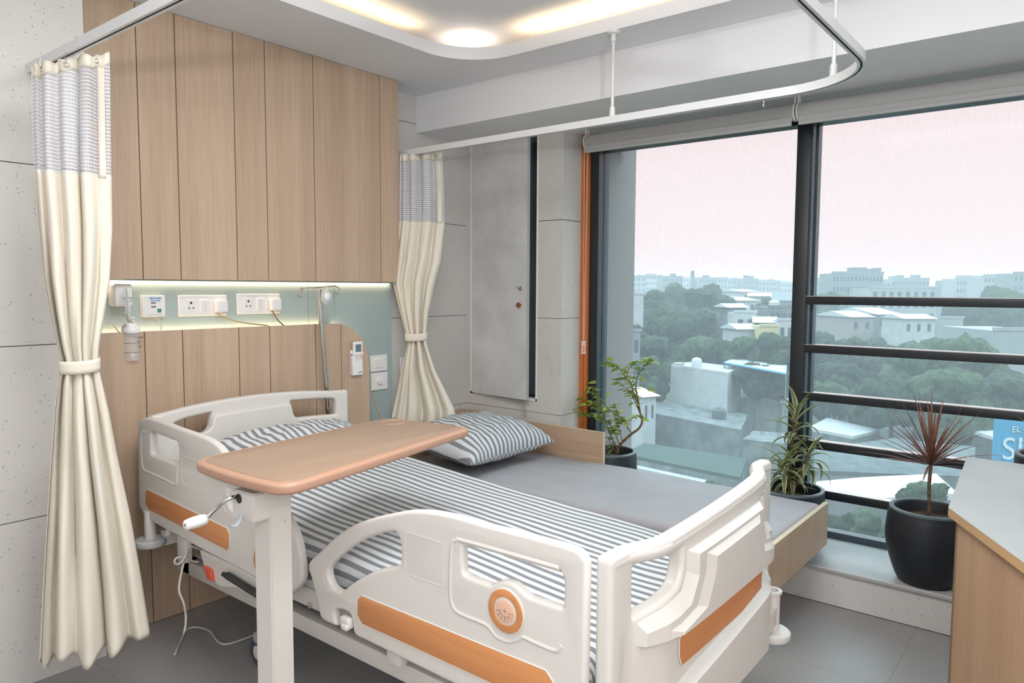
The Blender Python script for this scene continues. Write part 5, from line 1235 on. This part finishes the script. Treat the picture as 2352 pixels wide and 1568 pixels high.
M['win'] = cm('window_shade', (.05, .06, .07)); M['signb'] = cm('blue_sign', (.05, .23, .38)); M['signw'] = cm('sign_white', (.42, .50, .54)); M['tarp'] = cm('yellow_tarp', (.32, .28, .12))
M['ground'] = cm('green_ground', (.09, .13, .07)); add_noise(M['ground'], (.03, .05, .025), (.09, .095, .07), .05, 8, p0=.4, p1=.6)
def fol(name, a, b_):
    m = cm(name, a); add_noise(m, a, b_, 1.6, 8, p0=.35, p1=.62, bump=1, bumpdist=.4); return m
M['tree1'] = fol('dark_foliage', (.007, .012, .007), (.030, .042, .022)); M['tree2'] = fol('olive_foliage', (.013, .017, .010), (.045, .052, .028)); M['tree3'] = fol('fresh_foliage', (.012, .022, .009), (.050, .072, .032))
bm = B(); v = [bm.verts.new(p) for p in ((8, -900, GZ), (1600, -900, GZ), (1600, 1500, GZ), (8, 1500, GZ))]; bm.faces.new(v); struct(obj('ground', bm, M['ground']))
def Wp(px, py, d): return CAM+ray(px, py)*d
def base_ring(px0, px1, dist, depth, yaw=0):
    a, b = Wp(px0, 700, dist), Wp(px1, 700, dist); a.z = b.z = 0; u = (b-a).normalized(); n = Vector((-u.y, u.x, 0))
    if n.dot(CF) < 0: n = -n
    return a, b, u, n
def block(px0, px1, py, dist, depth, m, label, name='tower_block', cat='building', group=None, caps=(), wins=0, zb=GZ):
    a, b, u, n = base_ring(px0, px1, dist, depth); zt_ = Wp((px0+px1)/2, py, dist).z; W_ = (b-a).length
    t = thing(name, ((a.x+b.x)/2, (a.y+b.y)/2, zb), label, cat, group)
    bm = B(); prism(bm, [a, b, b+n*depth, a+n*depth], zb, zt_); wl = obj('walls', bm, m, t)
    bm = B(); prism(bm, [a-n*.1-u*.2, b-n*.1+u*.2, b-n*.1+u*.2+n*.5, a-n*.1-u*.2+n*.5], zt_, zt_+W_*.02+.3); obj('parapet', bm, m, t)
    for c0, c1, cy_ in caps:
        zc = Wp((c0+c1)/2, cy_, dist).z; p, q = Wp(c0, 700, dist), Wp(c1, 700, dist); p.z = q.z = 0; p += n*1; q += n*1
        bm = B(); prism(bm, [p, q, q+n*depth*.5, p+n*depth*.5], zt_-.1, zc); obj('roof_room', bm, m, t)
    if wins:
        bm = B(); fh = 3.2; nf = int((zt_-max(zb, zt_-22))/fh); nw = wins
        for i in range(nf):
            for j in range(nw):
                p = a+u*W_*(j+.25)/nw-n*.05; q = a+u*W_*(j+.75)/nw-n*.05
                prism(bm, [p, q, q+n*.3, p+n*.3], zt_-1.0-i*fh-1.5, zt_-1.0-i*fh)
        o = obj('windows', bm, M['win'], t); o['kind'] = 'stuff' if False else 'thing'; del o['kind']
    return t
side = 'seen through the fixed pane'; 
ords = ['leftmost', 'second', 'third', 'fourth', 'fifth', 'sixth', 'seventh', 'eighth', 'ninth', 'tenth', 'eleventh', 'twelfth', 'thirteenth']
sk = [(1452, 1482, 634, 420, [(1466, 1472, 631)], 3, 'wall_c'), (1483, 1506, 631, 420, [(1486, 1497, 628)], 4, 'wall_w'), (1507, 1520, 633, 430, [], 2, 'wall_c'), (1521, 1567, 636, 380, [(1543, 1552, 628)], 7, 'wall_b'),
      (1568, 1587, 638, 450, [], 3, 'wall_w'), (1593, 1604, 638, 420, [], 2, 'wall_w'), (1605, 1645, 639, 400, [(1618, 1629, 632)], 6, 'wall_b'), (1648, 1669, 638, 410, [], 3, 'wall_c'),
      (1670, 1704, 641, 430, [(1683, 1694, 638)], 5, 'wall_c'), (1706, 1738, 641, 420, [(1713, 1719, 632), (1725, 1731, 634)], 5, 'wall_b'), (1740, 1757, 644, 420, [(1743, 1750, 641)], 2, 'wall_c'), (1758, 1790, 645, 430, [(1768, 1778, 641)], 4, 'wall_c'), (1792, 1822, 648, 430, [(1798, 1806, 645)], 4, 'wall_w')]
for i, (a, b, y, d, caps, w_, m_) in enumerate(sk):
    block(a, b, y, d, 10, M[m_], f'{ords[i]} pale block of the skyline row left of the window mullion', group='skyline blocks left of the mullion', caps=caps, wins=w_)
sk = [(1860, 1908, 642, 330, [(1880, 1892, 638)], 6, 'wall_c'), (1910, 2026, 628, 230, [(1962, 1992, 614), (2003, 2007, 617), (2020, 2025, 615)], 14, 'wall_b'), (2027, 2052, 645, 330, [], 3, 'wall_c'), (2050, 2132, 641, 330, [(2053, 2058, 634), (2070, 2076, 632), (2104, 2114, 631)], 10, 'wall_b'),
      (2134, 2158, 660, 330, [], 3, 'wall_c'), (2176, 2191, 644, 320, [], 2, 'wall_b'), (2194, 2256, 640, 300, [(2212, 2234, 632)], 8, 'wall_c'), (2257, 2325, 633, 280, [], 8, 'wall_c'), (2326, 2420, 628, 250, [], 9, 'wall_b')]
for i, (a, b, y, d, caps, w_, m_) in enumerate(sk):
    block(a, b, y, d, 10, M[m_], f'{ords[i]} hazy block of the skyline row right of the window mullion', group='skyline blocks right of the mullion', caps=caps, wins=w_)
bm = B(); p = Wp(1589, 700, 410)
for k in range(4):
    a = k*PI/2; tube(bm, [Vector((p.x+2*math.cos(a), p.y+2*math.sin(a), GZ)), Vector((p.x+.6*math.cos(a), p.y+.6*math.sin(a), Wp(1589, 622, 410).z))], .5, 5)
for z in (-8, -2, 4, 8): tube(bm, [(p.x-1.4, p.y, z), (p.x+1.4, p.y, z)], .35, 4)
tag(obj('lattice_mast', bm, M['wall_b']), 'thin lattice mast rising above the skyline left of the mullion', 'mast')

def hprism(name, h, px, m, label, cat='building', zb=None, roof=None, th=.3, over=0):
    """building or roof whose top outline at height h is seen at pixels px"""
    if isinstance(h, tuple): h = Wp(px[0][0], px[0][1], h[0]).z
    pts = [on('z', h, *p) for p in px]; c = sum(pts, Vector())/len(pts)
    t = thing(name, (c.x, c.y, GZ if zb is None else zb), label, cat)
    bm = B(); prism(bm, pts, GZ if zb is None else zb, h-th*.5); obj('walls', bm, m, t)
    bm = B(); prism(bm, [c+(p-c)*(1+over) for p in pts], h-th*.5, h+th*.5); obj('roof', bm, roof or m, t)
    return t, pts
def gable(name, px0, px1, pye, pyr, dist, depth, mw, mr, label, yaw=0, slope_to_cam=True, zb=GZ):
    a, b, u, n = base_ring(px0, px1, dist, depth)
    R = Matrix.Rotation(yaw, 3, 'Z'); c = (a+b)/2; u = R@u; n = R@n; hw = (b-a).length/2; a = c-u*hw; b = c+u*hw
    ze = Wp((px0+px1)/2, pye, dist).z; zr_ = ze+(pye-pyr)/FPX*dist
    t = thing(name, (c.x, c.y, zb), label, 'building')
    bm = B(); prism(bm, [a, b, b+n*depth, a+n*depth], zb, ze); wl = obj('walls', bm, mw, t)
    bm = B(); o_ = .4
    A0, B0, B1, A1 = a-u*o_-n*o_, b+u*o_-n*o_, b+u*o_+n*(depth+o_), a-u*o_+n*(depth+o_); R0, R1 = (A0+A1)/2, (B0+B1)/2
    vs = [bm.verts.new((p.x, p.y, z)) for p, z in ((A0, ze), (B0, ze), (B1, ze), (A1, ze), (R0, zr_), (R1, zr_))]
    for q in ((0, 1, 5, 4), (2, 3, 4, 5), (0, 4, 3), (1, 2, 5), (0, 3, 2, 1)): bm.faces.new([vs[i] for i in q])
    bmesh.ops.recalc_face_normals(bm, faces=bm.faces); obj('roof', bm, mr, t)
    bm = B(); k = max(2, int(hw))
    for j in range(k):
        p = a+u*2*hw*(j+.3)/k-n*.05; prism(bm, [p, p+u*hw*.5/k*1.2, p+u*hw*.5/k*1.2+n*.2, p+n*.2], ze-2.4, ze-1.0)
    obj('windows', bm, M['win'], t)
    return t
# white house with water tank
h, pts = hprism('white_house', -8.2, [(1541, 839), (1672, 858), (1703, 846), (1590, 832)], M['wall_w'], 'white flat-roofed house with a water tank on its roof', over=.01)
p = on('z', -8.2, 1600, 846)
def tank(p, r, h_, m, label):
    bm = B(); lathe(bm, [(0, 0), (r, 0), (r, h_*.75), (r*.75, h_*.92), (r*.3, h_), (0, h_)], p, 20); return tag(obj('water_tank', bm, m), label, 'water tank')
tank(p, .62, 1.35, M['sheet_w'], 'white cylindrical water tank on the roof of the white house')
p = on('z', -8.0, 1559, 842); bm = B(); box(bm, p.x-.5, p.x+.5, p.y-.5, p.y+.5, -8.05, -7.5); tag(obj('roof_box', bm, M['wall_w']), 'small white roof box left of the water tank', 'roof box')
hprism('white_annexe', -11.9, [(1640, 905), (1800, 930), (1830, 912), (1690, 895)], M['wall_w'], 'long low white wing right of the water tank house', over=.01)
bm = B(); q = [on('z', -10.6, *p_) for p_ in ((1674, 885), (1703, 873), (1703, 866), (1674, 868))]
# open terrace with washing
hprism('roof_cabin', -10.2, [(1768, 885), (1806, 888), (1812, 876), (1775, 874)], M['wall_w'], 'little white roof cabin next to the mullion', zb=-12)
# blue-edged sheet roof on posts
pp = [on('z', -7.4, *p_) for p_ in ((1664, 833), (1806, 859), (1806, 840), (1690, 822))]
t = thing('sheet_canopy', (pp[0].x, pp[0].y, GZ), 'white sheet canopy with bright blue edges beside the white house', 'canopy')
bm = B(); prism(bm, pp, -7.45, -7.3); obj('roof', bm, M['sheet_w'], t)
bm = B(); tube(bm, [p_+Vector((0, 0, 0)) for p_ in pp], .13, 4, True); obj('roof_edge', bm, M['sheet_bl'], t)
bm = B()
for p_ in pp: tube(bm, [(p_.x, p_.y, -12), (p_.x, p_.y, -7.4)], .08, 5)
obj('posts', bm, M['wall_g'], t)
gable('small_house', 1478, 1515, 912, 900, 78, 6, M['wall_w'], cm('tan_tiles', (.48, .42, .33)), 'small white house with tan roof behind the shrub', .5)
# grey buildings in front
hprism('grey_building', -12.9, [(1440, 940), (1700, 990), (1720, 955), (1600, 930), (1470, 925)], M['wall_g'], 'long grey weathered building below the white house')
tank(on('z', -12.8, 1651, 962), .75, 1.3, M['roof_dk'], 'dark water tank on the grey building')
hprism('green_shed', -14.2, [(1430, 1045), (1700, 1100), (1716, 1056), (1480, 1020)], M['wall_g'], 'green sheet roofed shed below the grey building', roof=M['roof_gr'])
hprism('white_lean_to', -15.0, [(1440, 1072), (1620, 1112), (1625, 1100), (1460, 1058)], M['wall_w'], 'pale lean-to strip in front of the green shed', roof=M['sheet_w'])
t, pts = hprism('concrete_frame', -12.6, [(1706, 1012), (1800, 1022), (1830, 1000), (1730, 992)], M['wall_g'], 'unfinished grey concrete block with rebar beside the mullion')
bm = B()
for x_, y_ in ((1714, 1005), (1722, 1003), (1748, 1000), (1754, 1000), (1786, 1008), (1792, 1008)):
    p = on('z', -12.6, x_, y_); tube(bm, [p, p+Vector((0, 0, 3.4))], .035, 4)
    for k in range(14): tube(bm, [p+Vector((-.12, -.1, .2+k*.23)), p+Vector((.12, .1, .2+k*.23))], .02, 4)
obj('rebar', bm, M['roof_dk'], t)
p = on('z', -15.5, 1615, 1100); bm = B(); bmesh.ops.create_icosphere(bm, subdivisions=3, radius=1)
for v in bm.verts: v.co = Vector((p.x+v.co.x*1.5, p.y+v.co.y*1.3, p.z-.9+v.co.z*1.2+fbm(v.co.x*2, v.co.y*2)*.2))
tag(obj('yellow_tarpaulin', bm, M['tarp']), 'yellow tarpaulin heap in front of the green shed', 'tarpaulin')
# trees
def tree(px, py, w_, dist, m, label, cat='tree', h_r=.85, k=13, seed=0, name='tree', zb=GZ, sub=3):
    rnd = random.Random(seed*7+int(px)); c = Wp(px, py, dist); R_ = w_/FPX*dist/2
    t = thing(name, (c.x, c.y, zb), label, cat); bm = B()
    for i in range(k):
        a = rnd.uniform(0, 6.28); rr = rnd.uniform(.1, .62)*R_; q = c+Vector((math.cos(a)*rr, math.sin(a)*rr, rnd.uniform(-1.0, .40)*R_*h_r)); s = rnd.uniform(.36, .58)*R_
        r_ = bmesh.ops.create_icosphere(bm, subdivisions=sub, radius=1)
        for v in r_['verts']:
            d = v.co.copy(); f = 1+.28*fbm(d.x*2+i, d.y*2, d.z*2+seed)+.16*fbm(d.x*6+i, d.y*6, d.z*6)+.10*fbm(d.x*14+i, d.y*14, d.z*14); f += rnd.uniform(-.075, .075); v.co = q+Vector((d.x*s*f, d.y*s*f, d.z*s*f*h_r))
    obj('crown', bm, m, t, 70)
    bm = B(); tube(bm, [(c.x, c.y, zb), (c.x+R_*.1, c.y, c.z-R_*.2)], lambda s: R_*.09*(1-.5*s), 7); obj('trunk', bm, M['bark'], t)
    return t
tl = [(1500, 690, 70, 150, 1), (1555, 675, 80, 190, 2), (1600, 690, 90, 150, 1), (1640, 680, 80, 170, 2), (1668, 695, 46, 165, 1), (1520, 740, 110, 120, 2), (1590, 750, 130, 115, 1), (1650, 745, 100, 125, 2), (1500, 810, 120, 100, 1), (1580, 820, 130, 98, 3), (1650, 815, 120, 100, 1),
      (1470, 850, 90, 90, 3), (1712, 800, 90, 92, 3), (1785, 800, 90, 88, 1), (1750, 806, 90, 90, 2), (1735, 868, 95, 84, 1), (1790, 872, 80, 84, 2), (1800, 830, 80, 86, 1), (1757, 700, 55, 170, 3), (1760, 730, 60, 150, 2), (1700, 830, 80, 96, 1), (1460, 760, 60, 105, 1), (1502, 885, 70, 98, 3)]
place_l = ['far left, on the skyline slope beside the column', 'on the ridge below the skyline blocks', 'highest of the big clump', 'right shoulder of the big clump, behind', 'small, at the clump edge by the white sheds', 'left half of the clump', 'in the very middle of the clump', 'right side of the clump, by the white houses', 'low in the clump, above the shrub', 'pale green, above the water tank', 'in the clump, above the blue-edged canopy', 'pale green, at the column edge', 'left of and below the cream house', 'touching the mullion below the cream house', 'behind the blue-edged canopy, in the middle', 'under the left end of the blue-edged canopy', 'under the right end of the blue-edged canopy', 'at the mullion, just above the canopy', 'small, among the far white sheds', 'small, right of the plain two-storey house', 'just left of the blue-edged canopy', 'beside the white end wall at the column', 'dark, left of the white water-tank house']
for i, (x, y, w_, d, m_) in enumerate(tl):
    tree(x, y, w_, d, M['tree%d' % m_], 'leafy tree outside the fixed pane, '+place_l[i], seed=i)
tr = [(1900, 700, 90, 190, 3), (1930, 812, 110, 130, 1), (1890, 800, 110, 110, 1), (1980, 830, 140, 100, 2), (1920, 860, 130, 90, 1), (2060, 830, 150, 112, 1), (2150, 815, 150, 118, 2), (2110, 850, 190, 90, 3), (2220, 840, 190, 88, 3), (2250, 810, 110, 120, 1), (2230, 725, 120, 170, 1), (2310, 700, 120, 170, 3), (2050, 900, 150, 75, 1), (2180, 910, 220, 70, 3), (2300, 900, 150, 75, 2), (1990, 915, 120, 80, 3), (2290, 690, 90, 180, 2), (2020, 800, 80, 145, 2), (1900, 905, 100, 85, 3)]
place_r = ['far, under the big hazy block', 'beside the pinkish house', 'low beside the mullion', 'dark, left of the bright crown', 'just above the third rail at the left', 'behind the long clump, left', 'behind the long clump, middle', 'bright green, left half of the great crown', 'bright green, right half of the great crown', 'left of the pale tall wall', 'far right, in front of the skyline', 'far right, largest of the distant ones', 'above the fine-leaved pot plant, left', 'right behind the spiky pot plant', 'beneath the pale tall wall', 'small and bright above the third rail', 'distant, at the foot of the right skyline', 'distant, behind the pinkish house', 'at the mullion above the third rail']
for i, (x, y, w_, d, m_) in enumerate(tr):
    tree(x, y, w_, d, M['tree%d' % m_], 'leafy tree outside the railed pane, '+place_r[i], seed=40+i)
for i, (x, y, w_, d, m_, pl_) in enumerate([(1660, 1118, 90, 40, 3, 'bush below the green shed'), (1930, 1180, 110, 34, 1, 'bush low behind the day bed corner'), (2000, 1210, 110, 30, 3, 'bush just above the window sill'), (2070, 1150, 130, 36, 2, 'bush behind the rim of the round pot'), (2100, 1122, 80, 30, 3, 'palmate bush in front of the white awning'), (2160, 1128, 60, 30, 3, 'second palmate bush beside the desk'), (1900, 1240, 90, 33, 2, 'bush behind the foot of the day bed')]):
    tree(x, y, w_, d, M['tree%d' % m_], 'green '+pl_+' outside', cat='bush', seed=70+i, name='bush', k=8)
# mid-distance houses, left pane
gable('white_shed', 1700, 1745, 670, 664, 210, 12, M['wall_w'], M['sheet_w'], 'white shed under the skyline, left of the mullion', .3)
gable('white_shed', 1722, 1768, 680, 672, 190, 10, M['wall_c'], M['sheet_w'], 'white shed with a bright sheet roof, nearer than its twin', -.3)
gable('white_shed', 1690, 1745, 690, 682, 180, 12, M['wall_w'], M['sheet_w'], 'broad white shed with two sheet roofs below the skyline', .35)
gable('grey_house', 1775, 1822, 690, 672, 215, 8, M['wall_g'], M['wall_b'], 'dark gabled house touching the mullion below the skyline')
gable('sheet_roof_hut', 1672, 1716, 706, 697, 112, 4, M['wall_g'], M['sheet_w'], 'hut with a thin bright sheet roof at the clump edge', .2)
block(1690, 1737, 718, 108, 5, M['wall_w'], 'plain white two-storey house at the right of the tree clump', name='white_house', wins=2)
gable('white_lean_to', 1694, 1744, 756, 744, 102, 4, M['wall_w'], M['sheet_w'], 'white lean-to in front of the plain two-storey house', .25)
gable('sheet_canopy', 1737, 1780, 741, 728, 105, 4, M['wall_g'], M['sheet_w'], 'slanting white canopy above the cream house', -.3)
block(1750, 1790, 750, 99, 4, M['wall_y'], 'cream yellow house wall near the mullion', name='cream_house', wins=0)
block(1790, 1825, 736, 103, 5, M['wall_w'], 'white house cut by the mullion, right of the cream one', name='white_house', wins=2)
block(1768, 1825, 706, 125, 8, M['wall_g'], 'grey flat-roofed house at the mullion with a tank on top', name='grey_house', wins=4)
tank(Wp(1778, 706, 127), .9, 1.3, M['sheet_w'], 'white dome tank near the grey flat-roofed house')
block(1440, 1478, 676, 105, 8, M['wall_w'], 'white gabled end wall at the edge of the column', name='white_house', wins=0)
block(1436, 1472, 762, 88, 6, M['wall_b'], 'lower pale house under the gabled end wall at the column', name='pale_house', wins=2)
block(1490, 1545, 668, 230, 12, M['wall_c'], 'wide pale house between trees under the skyline', name='pale_house', wins=5)
# mid-distance houses, right pane
gable('pinkish_house', 1952, 2012, 728, 716, 150, 12, M['wall_p'], M['sheet_w'], 'pinkish three-storey house under the first safety rail', .2)
gable('white_shed', 1968, 2012, 718, 708, 190, 7, M['wall_c'], M['sheet_w'], 'sheet-roofed shed left of the longest white roof', .3)
gable('long_shed', 2010, 2080, 722, 708, 160, 14, M['wall_g'], M['sheet_w'], 'longest white-roofed shed below the first safety rail', .35)
gable('white_shed', 2076, 2152, 732, 722, 138, 7, M['wall_w'], M['sheet_w'], 'white walled shed at the right end of the long roof', .1)
hprism('white_lean_to', -10.5, [(1888, 730), (1914, 738), (1920, 734), (1898, 727)], M['wall_g'], 'small bright lean-to roof near the mullion on the right', roof=M['sheet_w'])
block(2150, 2214, 731, 140, 8, M['wall_c'], 'low plain wall block right of the white sheds', name='pale_house', wins=0)
block(2000, 2150, 662, 215, 14, M['wall_c'], 'long low pale building at the foot of the big hazy block', name='pale_house', wins=8)
block(2290, 2420, 760, 95, 12, M['wall_c'], 'tall pale blue wall at the right edge of the window', name='pale_house', wins=0)
block(2255, 2292, 765, 110, 8, M['wall_w'], 'small white cube house left of the tall pale wall', name='white_house', wins=1)
# near roofs, right pane
hprism('low_white_roof', -13.2, [(1855, 985), (1960, 1005), (2020, 990), (1900, 962)], M['wall_g'], 'flat white roof behind the variegated plant', roof=M['sheet_w'])
gable('grey_warehouse', 1950, 2160, 1062, 985, 76, 16, M['wall_g'], M['roof_dk'], 'grey gabled warehouse behind the purple-leaved plant', -.45)
hprism('long_white_roof', -11.6, [(2098, 950), (2330, 1022), (2340, 1000), (2130, 938)], M['roof_dk'], 'long slanting white roof strip right of the purple-leaved plant', roof=M['sheet_w'])
hprism('dark_roof', -10.6, [(1870, 1085), (2240, 1100), (2240, 1030), (2050, 1010), (1870, 1035)], M['wall_g'], 'broad dark grey roof between the fourth and fifth rails', roof=M['roof_dk'])
hprism('white_awning', -8.0, [(1872, 1128), (2010, 1152), (2200, 1140), (2150, 1094), (1985, 1102), (1875, 1112)], M['wall_g'], 'bright white awning roof above the fifth rail', roof=M['sheet_w'], zb=-11)
# blue sign with white letters
a, b, u, n = base_ring(2309, 2420, 28, .3); zt_, zb_ = Wp(2320, 962, 28).z, Wp(2320, 1090, 28).z
t = thing('blue_sign_board', (a.x, a.y, zb_), 'bright blue sign board with white letters at the right edge', 'sign')
bm = B(); prism(bm, [a, b, b+n*.3, a+n*.3], zb_, zt_); obj('board', bm, M['signb'], t)
Rm = Matrix.Identity(3); Rm.col[0] = u; Rm.col[1] = Vector((0, 0, 1)); Rm.col[2] = -n
text('lettering', 'SL', 1.25, a+u*.14-n*.03+Vector((0, 0, Wp(2330, 1038, 28).z)), Rm, M['signw'], t, .01, 'LEFT'); text('lettering', 'EL', .34, a+u*.5-n*.03+Vector((0, 0, Wp(2330, 990, 28).z)), Rm, M['signw'], t, .01, 'LEFT')
bm = B(); tube(bm, [a+u*.3+n*.2+Vector((0, 0, GZ)), a+u*.3+n*.2+Vector((0, 0, zb_))], .12, 6); obj('post', bm, M['wall_g'], t)
# thin haze over the city
bm = B(); box(bm, 9, 900, -500, 800, GZ-.5, 7); hz_ = bpy.data.materials.new('city_haze'); hz_.use_nodes = True; n = hz_.node_tree.nodes; n.remove(n['Principled BSDF'])
vs_ = n.new('ShaderNodeVolumeScatter'); vs_.inputs['Color'].default_value = (.92, .96, 1, 1); vs_.inputs['Density'].default_value = .0012; hz_.node_tree.links.new(vs_.outputs[0], n['Material Output'].inputs['Volume'])
o = obj('city_haze', bm, hz_); o['kind'] = 'stuff'; o['label'] = 'thin haze hanging over the city'
